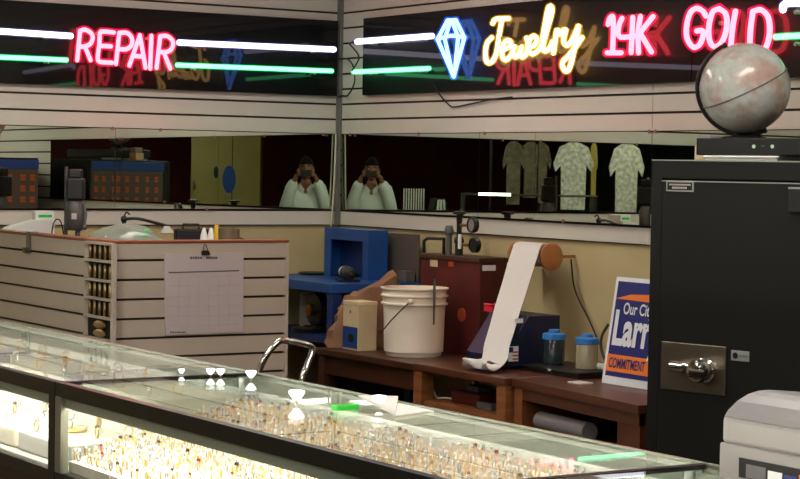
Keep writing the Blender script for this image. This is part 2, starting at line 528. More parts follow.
neon_part([lw([(-150, 50.5), (66.5, 60)])], 'neon_green', 'glow_green', sg, RC * .9, 'green_tube', 1.5)
neon_part([lw([(177, 65), (332, 71)])], 'neon_green', 'glow_green', sg, RC * .9, 'green_tube', 1.5)
for px, py in [(48, 39), (48, 64), (195, 48), (195, 71), (315, 53), (315, 75), (100, 35), (150, 40)]:
    p = on_y(px, py - 2, TY)
    MB().tube([p, V((p.x, -.03, p.z))], .008).build('tube_support', M['tube_off'], sg, True)

sg = thing('neon_sign', 'black neon sign with blue diamond, yellow script Jewelry and red 14K GOLD', 'neon sign', (-.03, -2.0, SZ0))
MB().box((-.03, -2.705, SZ0), (-.001, -.262, SZ1)).build('backing_panel', M['acrylic'], sg, True)
MB().box((-.03, -4.25, SZ0), (-.001, -2.709, SZ1)).build('backing_panel', M['acrylic'], sg, True)
neon_part([rw([(357, 41.6), (432, 36)])], 'neon_white', 'glow_white', sg, RB, 'white_tube', 1.35)
neon_part([rw([(353.5, 72), (429, 68.4)])], 'neon_green', 'glow_green', sg, RC * .9, 'green_tube', 1.5)
neon_part([rw([(783, 9.5), (783.5, 5.5), (788, 3), (800, 2.5), (960, -5)])], 'neon_white', 'glow_white', sg, RB, 'white_tube', 1.35)
neon_part([rw([(776, 37), (800, 35.6), (960, 29)])], 'neon_green', 'glow_green', sg, RC * .9, 'green_tube', 1.5)
D = lambda pts: rw(U(pts, 425, 5, 5.99))
neon_part([D(s) for s in [[(75, 205), (135, 92)], [(135, 92), (185, 90)], [(185, 90), (236, 195)], [(236, 195), (172, 430)], [(172, 430), (75, 205)], [(75, 205), (155, 184), (236, 195)], [(118, 200), (165, 415)], [(152, 100), (122, 190)], [(166, 105), (196, 186)], [(198, 198), (176, 415)]]], 'neon_blue', 'glow_blue', sg, .0085, 'diamond', 1.9)
J = lambda pts: rw(U(pts, 475, 0, 5.64))
jw = {
 'J': [[(100, 132), (118, 108), (190, 104)], [(152, 108), (136, 200), (120, 300), (95, 350), (66, 348), (59, 290), (70, 240), (95, 212)]],
 'e': [[(160, 282), (196, 262), (200, 234), (178, 230), (156, 262), (154, 318), (176, 338), (206, 306), (222, 262)]],
 'w': [[(222, 262), (214, 300), (228, 322), (250, 300), (262, 262), (256, 304), (270, 322), (292, 296), (300, 246), (290, 214)]],
 'e2': [[(302, 272), (340, 250), (348, 216), (326, 204), (304, 236), (302, 284), (326, 304), (360, 280), (386, 240)]],
 'l': [[(386, 240), (412, 150), (434, 66), (430, 36), (414, 46), (398, 120), (382, 220), (390, 286), (420, 272), (436, 236)]],
 'r': [[(442, 300), (452, 230), (462, 168), (474, 192), (504, 168), (500, 206)]],
 'y': [[(512, 168), (500, 230), (518, 256), (548, 226), (584, 148)], [(584, 148), (562, 270), (532, 386), (506, 398), (494, 352), (540, 300), (604, 212)]]}
for k, st in jw.items(): neon_part([J(s) for s in st], 'neon_yellow', 'glow_yellow', sg, .0095, 'letter', 1.7)
K = lambda pts: rw(U(pts, 595, 0, 7.62))
for st in ([[(100, 185), (112, 142), (136, 128), (140, 230), (134, 400)], [(92, 402), (200, 402)]],
           [[(206, 140), (184, 190), (178, 262), (205, 284), (300, 276)], [(288, 132), (276, 400)]],
           [[(346, 126), (328, 250), (332, 402)], [(442, 126), (342, 252)], [(350, 262), (430, 396)]]):
    neon_part([K(s) for s in st], 'neon_red', 'glow_red', sg, RC, 'numeral' if st[0][0][0] < 300 else 'letter')
G = lambda pts: rw(U(pts, 680, 0, 6.667))
for st in ([[(172, 106), (150, 72), (108, 56), (70, 84), (46, 160), (46, 250), (84, 312), (124, 304), (150, 256), (152, 206), (112, 206)]],
           [[(262, 58), (218, 80), (192, 180), (198, 272), (232, 312), (280, 278), (310, 190), (306, 96), (262, 58)]],
           [[(370, 76), (350, 190), (338, 320)], [(338, 320), (410, 322)]],
           [[(486, 76), (470, 200), (464, 330)], [(486, 76), (540, 66), (588, 116), (598, 220), (570, 320), (520, 340), (464, 334)]]):
    neon_part([G(s) for s in st], 'neon_red', 'glow_red', sg, RC, 'letter')
for px, py in [(370, 45), (420, 41), (370, 75), (420, 73), (795, 14), (795, 46), (500, 40), (640, 30), (720, 25)]:
    p = on_x(px, py - 2, TY)
    MB().tube([p, V((-.03, p.y, p.z))], .008).build('tube_support', M['tube_off'], sg, True)
solo(MB().tube(smooth_path([on_y(339, 59, -.03), on_x(347, 59, -.04), on_x(353, 66, -.06), on_x(354.5, 82, -.06), on_x(348, 95, -.03), on_x(342, 95.5, -.012), V((-.03, -.035, 1.90))]), .004), 'cable', M['cable'], 'thin black cable looping across the wall corner between the two neon signs', 'cable')
solo(MB().tube(smooth_path([on_x(353, 41.5, -.10), on_x(350, 44, -.06), on_x(354, 49, -.04), on_x(359, 58, -.04), on_x(352, 71, -.10)]), .004), 'cable', M['cable'], 'black lead joining the ends of the short white and green tubes beside the corner', 'cable')
solo(MB().tube(smooth_path([on_x(434, 84, -.035), on_x(440, 95, -.03), on_x(448, 104, -.02), on_x(454, 107, -.012), on_x(470, 104, -.012), on_x(492, 99.5, -.012), on_x(512, 97, -.012)]), .0035), 'cable', M['cable'], 'black cable sagging below the yellow script of the neon sign', 'cable')

# ------------------------------------------------------------------ mirrors
YAW, TILT = math.radians(.47), math.radians(.15)
MZ0, MZ1 = 1.3365, 1.7115
def mirror(side, u0, u1, label, yaw, tilt, off=.004, clips=()):
    """u runs along the wall away from the corner (u<0); the pane leans by a fraction of a degree"""
    w = u1 - u0; h = MZ1 - MZ0
    if side == 'L': t = thing('wall_mirror', label, 'mirror', (u1, -off, MZ0), 0, 'mirror panes along the slatted walls')
    else: t = thing('wall_mirror', label, 'mirror', (-off, u1, MZ0), 0, 'mirror panes along the slatted walls')
    del t['group']
    a = MB()
    if side == 'L': a.box((-w, -.005, 0), (0, 0, h))
    else: a.box((-.005, -w, 0), (0, 0, h))
    g = a.build('glass_pane', [M['mirror'], M['mirror_edge']], t)
    for p in g.data.polygons:
        ok = p.normal.y < -.9 if side == 'L' else p.normal.x < -.9
        p.material_index = 0 if ok else 1
    for cu, top in clips:
        q = MB(); z = h if top else 0
        if side == 'L': q.box((cu - u1 - .006, -.011, z - .008), (cu - u1 + .006, -.005, z + .008), ch=.002)
        else: q.box((-.011, cu - u1 - .006, z - .008), (-.005, cu - u1 + .006, z + .008), ch=.002)
        q.build('clip', M['clip'], t)
    if side == 'L': t.rotation_euler = (-tilt, 0, yaw)
    else: t.rotation_euler = (0, tilt, -yaw)
    return t
mirror('L', -1.234, -.030, 'long wall mirror under the REPAIR sign, reaching the room corner', YAW, TILT, .004, [(-.1, True), (-1.0, True), (-.75, False)])
mirror('L', -2.75, -1.238, 'wall mirror above the slatted booth, left of the pane that reaches the corner', YAW * .4, TILT, .014, [(-1.25, True), (-1.9, True)])
mirror('R', -1.258, -.030, 'wall mirror under the blue diamond, beside the room corner', YAW, TILT, .004, [(-.12, True), (-.75, True)])
mirror('R', -1.688, -1.261, 'narrow wall mirror under the yellow script, between two wider panes', YAW, TILT, .014, [(-1.3, True)])
mirror('R', -2.474, -1.691, 'wall mirror under the red 14K, left of the one behind the globe', YAW, TILT, .018, [(-2.46, True), (-1.9, False)])
mirror('R', -3.62, -2.480, 'wall mirror behind the black safe and the globe', YAW * .4, TILT, .026, [(-2.5, True)])
pc = [V((-.034, -.022, 1.716)), V((-.040, -.024, 1.5)), V((-.048, -.022, 1.33)), V((-.050, -.014, 1.252))]
solo(MB().tube(pc, .0045), 'cord', M['cord_white'], 'pale cord hanging down in front of the mirror at the corner', 'cord')

# ------------------------------------------------------------------ slatted booth
BX, BY, BT = -1.941, -1.563, 1.250
bo = thing('slatwall_booth', 'waist-high cream slatted booth with brown top edge, calendar on its side', 'booth', (BX + .4, BY + .4, 0))
def slat_panel(axis):
    q = MB(); zr = BT - .077
    rows = slat_rows(.02, BT - .012, zr)
    if axis == 'L':
        q.box((BX + .014, BY + .014, 0), (BX + .05, -.02, BT - .012), 1)
        for lo, hi in rows: q.box((BX, BY + .006, lo), (BX + .016, -.02, hi), 0)
    else:
        q.box((BX + .014, BY + .014, 0), (BX + .768, BY + .05, BT - .012), 1)
        for lo, hi in rows: q.box((BX + .006, BY, lo), (BX + .770, BY + .016, hi), 0)
    return q
slat_panel('L').build('slat_panel', [M['booth_slat'], M['groove']], bo, True)
slat_panel('R').build('slat_panel', [M['booth_slat'], M['groove']], bo, True)
MB().box((BX - .004, BY - .004, .01), (BX + .005, BY + .005, BT - .012)).build('corner_trim', M['wood_cap'], bo, True)
MB().box((BX + .764, BY - .002, .01), (BX + .778, BY + .05, BT - .012)).build('end_trim', M['booth_slat'], bo, True)
MB().box((BX - .004, BY - .004, BT - .012), (BX + .055, -.02, BT), ch=.003).box((BX + .055, BY - .004, BT - .012), (BX + .778, BY + .055, BT), ch=.003).build('top_trim', M['wood_cap'], bo, True)

# ring display let into the booth's long side, by its front corner
p0, p1 = on_x(84.5, 240, BX - .02), on_x(113, 243, BX - .02)
ya, yb = p1.y + .004, p0.y          # ya nearer the corner
ys = sorted((ya, yb))
rd = thing('ring_display', 'narrow upright case of five ring slots at the corner of the slatted booth', 'display case', (BX - .011, (ya + yb) / 2, .79))
zt = [on_x(98, q, BX - .02).z for q in (242, 259.5, 279, 297.5, 316, 338)]
fr = MB()
XF = BX - .022
for y0, y1 in ((ys[0], ys[0] + .008), (ys[1] - .008, ys[1])): fr.box((XF, y0, zt[5] - .01), (BX - .001, y1, zt[0]))
for z in zt: fr.box((XF, ys[0] + .008, z - .010), (BX - .001, ys[1] - .008, z))
fr.build('frame', M['booth_slat'], rd, True)
MB().box((BX - .004, ys[0] + .008, zt[5]), (BX - .001, ys[1] - .008, zt[0] - .01)).build('back', M['black_matte'], rd, True)
def torus(mb, c, R_, r, ax='Y', n=14, k=6, m=0):
    pts = []
    for i in range(n):
        a = 2 * PI * i / n
        if ax == 'Y': pts.append(V(c) + V((R_ * math.cos(a), 0, R_ * math.sin(a))))
        elif ax == 'X': pts.append(V(c) + V((0, R_ * math.cos(a), R_ * math.sin(a))))
        else: pts.append(V(c) + V((R_ * math.cos(a), R_ * math.sin(a), 0)))
    return mb.tube(pts, r, m=m, n=k, closed=True)
names = ['topmost', 'second', 'third', 'fourth']
rp = None
span = ys[1] - ys[0] - .016
for k in range(4):
    zc = zt[k + 1]
    for j in range(5):
        if rp is None:
            q = MB(); torus(q, (0, 0, .0255), .0205, .0048, 'Y')
            rp = bpy.data.objects.new('gold_ring', q.mesh('gold_ring', M['ring_pale'])); COL.objects.link(rp); o = rp
        else:
            o = rp.copy(); COL.objects.link(o)
        o.location = (BX - .012, ys[0] + .008 + span * (j + .6) / 5.2, zc)
        o.rotation_euler = (0, 0, math.radians(68))
        o.scale = (1, 1, 1.15)
        tag(o, 'gold ring in the %s slot of the booth ring display' % names[k], 'ring', 'gold rings in the %s slot' % names[k])
for k, (z, w) in enumerate(((zt[4] - .010 - .042, 'upper'), (zt[5], 'lower'))):
    q = MB()
    q.lathe([(.002, 0), (.034, .004), (.060, .014), (.052, .024), (.026, .033), (.002, .035)], (BX - .0115, (ys[0] + ys[1]) / 2, z), n=16)
    q.v = [V((BX - .0115 + (p.x - BX + .0115) * .145, p.y, p.z)) for p in q.v]
    solo(q, 'gold_brooch', M['ring_pale'], 'domed gold brooch, the %s one in the bottom slot of the ring display' % w, 'brooch')

# calendar with clip
cz = lambda px, py: on_y(px, py, BY - .006)
A, B_, Cc, Dd = cz(164.5, 254), cz(243.5, 252), cz(243, 332), cz(165.5, 335)
ca = thing('wall_calendar', 'white wall calendar hanging from a black clip on the slatted booth', 'calendar', (A + B_ + Cc + Dd) / 4)
def sh(a, b_, c, d, y, t=.004): 
    q = MB(); fr_ = [V((p.x, y, p.z)) for p in (a, b_, c, d)]; bk = [V((p.x, y + t, p.z)) for p in (a, b_, c, d)]
    return q.add(fr_ + bk, [(0, 1, 2, 3), (7, 6, 5, 4), (0, 4, 5, 1), (1, 5, 6, 2), (2, 6, 7, 3), (3, 7, 4, 0)])
sh(A, B_, Cc, Dd, BY - .007, .006).build('pages', M['calendar'], ca, True)
q = sh(cz(168.5, 272), cz(239, 270), cz(239, 271.3), cz(168.5, 273.3), BY - .0078, .001); q.build('heading_rule', M['ink'], ca, True)
q = MB()
for i in range(1, 7):
    px = 168.5 + i * 10.1
    a, b2 = cz(px, 276), cz(px, 326)
    q.box((a.x - .0006, BY - .0078, b2.z), (a.x + .0006, BY - .0070, a.z))
for i in range(0, 6):
    a, b2 = cz(168.5, 277 + i * 9.8), cz(239, 275.5 + i * 9.8)
    q.tube([V((a.x, BY - .0074, a.z)), V((b2.x, BY - .0074, b2.z))], .0006, n=4)
q.build('day_grid', M['ink_faint'], ca, True)
q = MB()
x = 190.0
for w in (2.2, 1.2, 2.6, 1.6, 2, 0, 1.6, 2.2, 1.8, 1.4, 2.0):
    if w:
        a = cz(x, 256.6); b2 = cz(x + w, 259.0)
        q.box((a.x, BY - .0078, b2.z), (b2.x, BY - .0070, a.z))
    x += w + .5 if w else 4
x = 170.0
for w in (1.6, 2, 1.2, 2.4, 1.5, 2.0, 1.4):
    a = cz(x, 331.5); b2 = cz(x + w, 333); q.box((a.x, BY - .0078, b2.z), (b2.x, BY - .0070, a.z)); x += w + .6
q.build('lettering', M['ink'], ca, True)
k = cz(205, 252)
cl = MB().prism([(k.x - .018, k.z - .012), (k.x + .018, k.z - .012), (k.x + .012, k.z + .006), (k.x - .012, k.z + .006)], BY - .018, BY - .001, 'Y')
co = cl.build('clip', M['black'], ca, True)
MB().tube(smooth_path([V((k.x - .008, BY - .012, k.z + .004)), V((k.x - .007, BY - .008, k.z + .02)), V((k.x, BY - .004, k.z + .03)), V((k.x + .007, BY - .008, k.z + .02)), V((k.x + .008, BY - .012, k.z + .004))]), .0015, n=6).build('clip_wire', M['black'], co, True)

# hook over the booth edge
a = on_x(27, 240, BX - .012)
hk = thing('metal_hook', 'small grey metal bracket hooked over the long side of the booth', 'bracket', (BX - .006, a.y, a.z - .05))
MB().box((BX - .010, a.y - .018, a.z - .055), (BX - .0005, a.y + .018, BT - .004), ch=.002).box((BX - .010, a.y - .018, BT + .0005), (BX + .03, a.y + .018, BT + .004)).box((BX - .010, a.y - .018, BT - .006), (BX - .0055, a.y + .018, BT + .004)).build('plate', M['steel'], hk, True)
MB().box((BX - .028, a.y - .012, a.z - .055), (BX - .010, a.y + .012, a.z - .03), ch=.003).build('catch', M['nickel'], hk, True)

# work bench inside the booth
WB = 1.10
wb = thing('work_bench', 'wooden work bench inside the slatted booth, crowded with tools', 'bench', (-1.5, -.8, 0))
MB().box((BX + .06, BY + .06, WB - .04), (-1.19, -.06, WB)).build('bench_top', M['wood_dark'], wb, True)
for x in (BX + .09, -1.24):
    for y in (BY + .09, -.11): MB().box((x - .025, y - .025, 0), (x + .025, y + .025, WB - .04)).build('leg', M['wood_dark'], wb, True)
# white carton
c = at_t(30, 225, 8.95)
ct = thing('paper_carton', 'open white carton with a green stripe behind the booth rim', 'carton', (c.x, c.y, WB), math.radians(-12))
MB().prism([(-.12, 0), (.10, 0), (.10, .195), (.02, .19), (-.10, .155), (-.12, .14)], -.06, .06, 'Y').build('body', M['white'], ct)
f_ = MB().box((.015, -.045, .17), (.10, .045, .228), ch=.003).build('flap_box', M['white'], ct)
MB().box((.03, -.047, .20), (.09, -.045, .212)).build('green_stripe', M['green_plastic'], f_)
# bench drill
c = at_t(75, 225, 8.75)
dp = thing('bench_drill', 'dark grey bench drill standing behind the booth rim', 'bench drill', (c.x, c.y, WB), math.radians(-30))
MB().box((-.07, -.09, 0), (.07, .09, .02), ch=.004).build('base', M['grey_metal'], dp)
MB().tube([(-.042, .02, .02), (-.042, .02, .43)], .009, n=10).build('column', M['steel'], dp)
MB().lathe([(.03, .15), (.042, .165), (.044, .25), (.034, .28), (.02, .285)], (0, 0, 0), n=20).build('motor', M['grey_metal'], dp)
MB().box((-.036, -.045, .285), (.040, .045, .38), ch=.008).box((-.028, -.03, .38), (.03, .03, .42), ch=.006).build('head', M['black'], dp)
MB().lathe([(.010, .02), (.026, .03), (.03, .09), (.012, .12), (.012, .16)], (.012, 0, 0), n=14).build('chuck', M['grey_metal'], dp)
MB().tube([(.04, -.03, .27), (.052, -.04, .22), (.046, -.045, .17)], .006).ball((.046, -.045, .165), .011).build('lever', M['grey_metal'], dp)
MB().box((-.010, -.047, .20), (.012, -.043, .226)).build('badge', M['ink_faint'], dp)
# cable loop beside drill
c = at_t(57, 225, 8.6)
solo(MB().tube(smooth_path([V((c.x - .03, c.y, WB + .004)), V((c.x - .02, c.y, WB + .17)), V((c.x + .01, c.y, WB + .20)), V((c.x + .03, c.y, WB + .14)), V((c.x + .035, c.y, WB + .004))]), .003), 'cable', M['cable'], 'thin dark cable looped between the white carton and the bench drill', 'cable')
# clear plastic bag with green piece
c = at_t(126, 232, 8.55)
bg = thing('plastic_bag', 'clear crumpled plastic bag lying behind the booth corner', 'plastic bag', (c.x, c.y, WB), math.radians(-32))
q = MB(); n_, k_ = 28, 9
vs, fs = [], []
for i in range(k_ + 1):
    th = PI / 2 * i / k_
    for j in range(n_):
        a2 = 2 * PI * j / n_
        rr = 1 + .08 * math.sin(5 * a2 + i) + .05 * math.sin(9 * a2 - 2 * i)
        vs.append(V((.19 * rr * math.cos(a2) * math.cos(th), .10 * rr * math.sin(a2) * math.cos(th), .001 + .185 * math.sin(th) ** .8 * (1 + .03 * math.sin(3 * a2 + i)))))
for i in range(k_):
    for j in range(n_): fs.append((i * n_ + j, i * n_ + (j + 1) % n_, (i + 1) * n_ + (j + 1) % n_, (i + 1) * n_ + j))
q.add(vs, fs, 0, True); q.build('film', M['bag'], bg)
solo(MB().box((c.x + .035, c.y - .06, WB + .001), (c.x + .085, c.y - .02, WB + .165), ch=.006), 'green_bottle', M['green_plastic'], 'bright green bottle inside the clear plastic bag', 'bottle')
solo(MB().box((c.x - .10, c.y - .01, WB + .001), (c.x + .0, c.y + .04, WB + .14), ch=.006), 'white_packet', M['pad_grey'], 'pale packet inside the clear plastic bag', 'packet')
# swing arm lamp
c = at_t(124, 219, 8.95)
c2 = at_t(167, 226, 8.75)
sl = thing('swing_arm_lamp', 'dark swing arm lamp folded low behind the booth corner', 'lamp', (c.x, c.y, WB))
MB().lathe([(.05, 0), (.05, .015), (.012, .02), (.010, c.z - WB)], (c.x, c.y, WB), n=16).build('base', M['black'], sl, True)
MB().ball(c, .016).build('joint', M['black'], sl, True)
MB().tube(smooth_path([c, c.lerp(c2, .35) + V((0, 0, .012)), c2]), .007).build('arm', M['black'], sl, True)
MB().lathe([(.012, .0), (.03, -.03), (.028, -.034)], c2, n=16).build('shade', M['pad_grey'], sl, True)
MB().tube(smooth_path([c + V((.0, 0, .012)), c + V((.012, 0, .03)), c + V((.028, 0, .02))]), .004).build('knob', M['black'], sl, True)
# dark tool box, yellow tape, cup, small white knobs
c = at_t(192, 232, 8.75)
tb = thing('tool_box', 'low dark tool box behind the booth beside the calendar clip', 'tool box', (c.x, c.y, WB), math.radians(-20))
MB().box((-.075, -.05, 0), (.075, .05, .165), ch=.006).build('body', M['black_matte'], tb)
MB().tube([(-.04, 0, .165), (-.04, 0, .185), (.03, 0, .185), (.03, 0, .165)], .005).build('handle', M['black'], tb)
for i, (px, w) in enumerate(((204, 'nearer the tool box'), (211, 'nearer the brown mug'))):
    c = at_t(px, 233, 8.62)
    solo(MB().lathe([(.012, WB), (.012, WB + .11), (.017, WB + .115), (.015, WB + .14), (.006, WB + .175)], (c.x, c.y, 0), n=12), 'white_bottle', M['white'], 'small white nozzle bottle on the booth bench, ' + w, 'bottle')
c = at_t(217, 230, 8.6)
solo(MB().lathe([(.013, WB), (.013, WB + .17), (.010, WB + .19)], (c.x, c.y, 0), n=12), 'marker_pen', M['yellow'], 'yellow marker standing behind the booth rim', 'marker')
c = at_t(229, 231, 8.45)
cp = thing('brown_mug', 'grey-brown mug behind the booth rim, beside the yellow marker', 'mug', (c.x, c.y, WB))
MB().lathe([(.038, 0), (.044, .02), (.046, .18), (.042, .18), (.040, .02)], n=20).build('body', M['mug'], cp)
MB().tube(smooth_path([(.044, 0, .14), (.07, 0, .13), (.07, 0, .08), (.044, 0, .06)]), .005).build('handle', M['mug'], cp)

# ------------------------------------------------------------------ blue bench in the corner
bb = thing('blue_workbench', 'blue painted polishing bench in the room corner behind the booth', 'workbench', (-.27, -.5, 0))
BZ = 1.015
MB().box((-.52, -.83, BZ - .045), (-.02, -.03, BZ), ch=.004).build('bench_top', M['blue'], bb, True)
for x in (-.49, -.06):
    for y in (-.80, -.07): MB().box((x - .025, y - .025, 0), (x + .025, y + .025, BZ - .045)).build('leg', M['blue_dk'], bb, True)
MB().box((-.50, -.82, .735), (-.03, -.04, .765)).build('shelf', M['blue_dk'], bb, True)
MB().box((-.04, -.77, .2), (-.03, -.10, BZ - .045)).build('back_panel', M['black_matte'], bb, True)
hood = thing('polishing_hood', 'blue metal polishing hood standing on the blue bench under the corner', 'polishing hood', (-.13, -.5, BZ))
h0, h1 = on_x(326, 230, -.20), on_x(370, 231, -.20)
y1, y0 = h0.y, h1.y; zt_ = 1.252
q = MB()
q.box((-.11, y0, BZ), (-.10, y1, zt_)).box((-.20, y0, zt_ - .015), (-.11, y1, zt_)).box((-.20, y0, BZ), (-.11, y0 + .012, zt_ - .015)).box((-.20, y1 - .012, BZ), (-.11, y1, zt_ - .015))
q.build('shell', M['blue'], hood, True)
MB().box((-.208, y0, zt_ - .055), (-.2, y1, zt_ - .001)).box((-.208, y0, BZ), (-.2, y0 + .05, zt_ - .055)).box((-.208, y1 - .06, BZ), (-.2, y1, zt_ - .055)).build('front_frame', M['blue'], hood, True)
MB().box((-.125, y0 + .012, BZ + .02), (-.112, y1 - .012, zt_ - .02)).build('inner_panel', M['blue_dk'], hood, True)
c = on_z(368, 274, BZ)
c = V((-.30, c.y, BZ)) if c.x > -.25 else c
pm = thing('polishing_motor', 'small black polishing motor on the blue bench in front of the hood', 'motor', (-.36, -.70, BZ), math.radians(-20))
MB().box((-.05, -.04, 0), (.05, .04, .012)).build('base', M['black'], pm)
MB().lathe([(.02, -.06), (.03, -.055), (.032, .05), (.02, .06)], (0, 0, .042), n=18, axis='Y').build('motor_body', M['black'], pm)
MB().tube([(0, -.09, .042), (0, .09, .042)], .005).build('spindle', M['steel'], pm)
MB().lathe([(.005, .075), (.028, .078), (.028, .088), (.005, .09)], (0, 0, .042), n=18, axis='Y').build('polishing_wheel', M['white'], pm)
for i, (px, py, w) in enumerate(((301, 271, 'at its end by the booth'), (352, 274, 'in front of the hood'))):
    c = on_z(px, py + 2, BZ)
    x_ = min(max(c.x, -.46), -.1)
    yy = on_x(px, py, x_).y
    solo(MB().lathe([(.07, BZ), (.085, BZ + .008), (.08, BZ + .012), (.02, BZ + .010)], (x_, min(max(yy, -.9), -.12), 0), n=24), 'round_tray', M['black'], 'flat round black tray on the blue bench, ' + w, 'tray')
# under the blue bench
SZ = .765
c = on_x(308, 312, -.44)
mt = thing('grinder', 'dark round grinder with brass hub on the shelf of the blue bench', 'grinder', (-.36, c.y, SZ))
MB().box((-.07, -.06, 0), (.07, .06, .03), ch=.004).build('base', M['black'], mt)
MB().lathe([(.03, -.06), (.075, -.05), (.085, -.02), (.085, .04), (.05, .06)], (0, 0, .105), n=24, axis='X').build('housing', M['black'], mt)
MB().lathe([(.010, -.085), (.028, -.08), (.028, -.06)], (0, 0, .105), n=16, axis='X').build('hub', M['brass'], mt)
MB().lathe([(.084, -.012), (.093, -.006), (.093, .006), (.084, .012)], (0, 0, .107), n=24, axis='X').build('guard_rim', M['steel'], mt)
c = on_x(305, 338, -.46)
for i, nm in enumerate(('lower', 'upper')):
    solo(MB().lathe([(.03, SZ + .001 + i * .012), (.065, SZ + .006 + i * .012), (.07, SZ + .0125 + i * .012), (.03, SZ + .009 + i * .012)], (-.455, c.y, 0), n=24), 'steel_dish', M['steel'], 'shallow steel dish under the blue bench, %s of two' % nm, 'dish')
c = on_x(292, 296, -.42)
solo(MB().lathe([(.05, SZ + .001), (.06, SZ + .02), (.055, SZ + .165), (.07, SZ + .175), (.06, SZ + .19)], (-.30, c.y + .02, 0), n=20), 'lidded_tin', M['pad_grey'], 'pale lidded tin under the blue bench beside the booth', 'tin')

# ------------------------------------------------------------------ brown table and what stands on it
TZ = .732
tbt = thing('wooden_table', 'dark brown wooden table carrying the white bucket', 'table', (-.32, -1.37, 0))
TY0, TY1 = -1.735, -.86
MB().box((-.62, TY0, TZ - .03), (-.03, TY1, TZ), ch=.004).build('table_top', M['wood_dark'], tbt, True)
for x0, x1 in ((-.60, -.575), (-.06, -.04)): MB().box((x0, TY0 + .03, TZ - .115), (x1, TY1 - .03, TZ - .03)).build('apron', M['wood_dark'], tbt, True)
for x in (-.585, -.065):
    for y in (TY0 + .04, TY1 - .04): MB().box((x - .027, y - .027, 0), (x + .027, y + .027, TZ - .03)).build('leg', M['wood_dark'], tbt, True)
bc = at_t(413.5, 352, 8.68)
bc = V((bc.x, bc.y, TZ))
bk = thing('bucket', 'large white plastic bucket with ribbed rim and wire handle on the brown table', 'bucket', bc)
HB = .298
MB().lathe([(.118, 0), (.122, .004), (.136, HB - .075), (.146, HB - .073), (.146, HB - .066), (.138, HB - .064), (.139, HB - .040), (.148, HB - .038), (.148, HB - .031), (.140, HB - .029), (.141, HB - .008), (.149, HB - .006), (.149, HB), (.137, HB), (.130, .02), (.0, .02)], n=40).build('tub', M['bucket'], bk)
# handle lying against the side that faces the room
vx = (CAM - bc); vx.z = 0; vx.normalize(); sd = V((-vx.y, vx.x, 0))
e0 = vx * .150 - sd * .0
hpts = []
l0 = vx * .135 - sd * .060 + V((0, 0, HB - .05)); 
r_img = V((CR.x, CR.y, 0)).normalized()
hp = smooth_path([(-r_img * .02 + vx * .150) + V((0, 0, HB - .055)), (-r_img * .06 + vx * .145) + V((0, 0, HB - .095)), (-r_img * .10 + vx * .12) + V((0, 0, HB - .14)), (-r_img * .14 + vx * .065) + V((0, 0, HB - .19)), (-r_img * .155) + V((0, 0, HB - .19))])
ho = MB().tube(hp, .0028).build('wire_handle', M['black'], bk)
MB().ball((-r_img * .016 + vx * .150) + V((0, 0, HB - .053)), .012, sc=(1, 1, 1)).build('handle_boss', M['bucket'], bk)
# stirrer hung inside rim
sp = bc + r_img * .085 + vx * .128
solo(MB().tube([sp + V((0, 0, HB + .045)), sp + V((0, 0, HB - .03)) + vx * .004], .006).tube([sp + vx * .010 + V((0, 0, HB + .035)), sp + vx * .022 + V((0, 0, HB - .06)), sp + vx * .026 + V((0, 0, HB - .15))], [.006, .0055, .004]).box(sp + V((-.006, -.006, HB + .03)), sp + vx * .010 + V((.006, .006, HB + .046))), 'stirring_stick', M['steel'], 'thin metal stick hooked over the rim of the white bucket', 'stick')
# beige box
c = on_z(356, 346, TZ); 
bxy = V((-.50, on_x(356, 345, -.52).y + .01, TZ))
bx = thing('beige_box', 'small upright beige box with a blue patch beside the bucket', 'box', bxy, math.radians(0))
MB().box((-.045, -.065, 0), (.055, .065, .218), ch=.003).build('carton', M['beige'], bx)
lb = MB().box((-.0465, -.062, .010), (-.045, .062, .105)).build('blue_label', M['blue'], bx)
MB().lathe([(.020, -.0505), (.020, -.0465)], (0, -.012, .055), n=20, axis='X').build('black_dial', M['black'], lb)
MB().box((-.0465, -.004, .165), (-.045, .006, .178)).build('printed_mark', M['ink'], bx)
MB().box((-.046, -.066, .1995), (.056, .066, .2195), ch=.003).build('lid', M['beige'], bx)
# brown paper bag
def crumple(cx, cy, z0, rx, ry, h, seed):
    rnd = random.Random(seed); q = MB(); n, k = 18, 8; vs, fs = [], []
    for i in range(k + 1):
        t = i / k
        for j in range(n):
            a2 = 2 * PI * j / n
            rr = (1 - .42 * t ** 1.6) * (1 + rnd.uniform(-.10, .10))
            vs.append(V((cx + rx * rr * math.cos(a2), cy + ry * rr * math.sin(a2), z0 + .002 + h * t * (1 + (rnd.uniform(-.07, .07) if 0 < i else 0)) * (1 + .20 * math.cos(a2)))))
    for i in range(k):
        for j in range(n): fs.append((i * n + j, i * n + (j + 1) % n, (i + 1) * n + (j + 1) % n, (i + 1) * n + j))
    fs.append(tuple(range(n))[::-1]); fs.append(tuple(k * n + j for j in range(n)))
    q.add(vs, fs, 0, True); return q
solo(crumple(-.365, -.912, TZ, .225, .068, .275, 8), 'paper_bag', M['kraft'], 'crumpled brown paper bag slumped behind the beige box', 'paper bag')

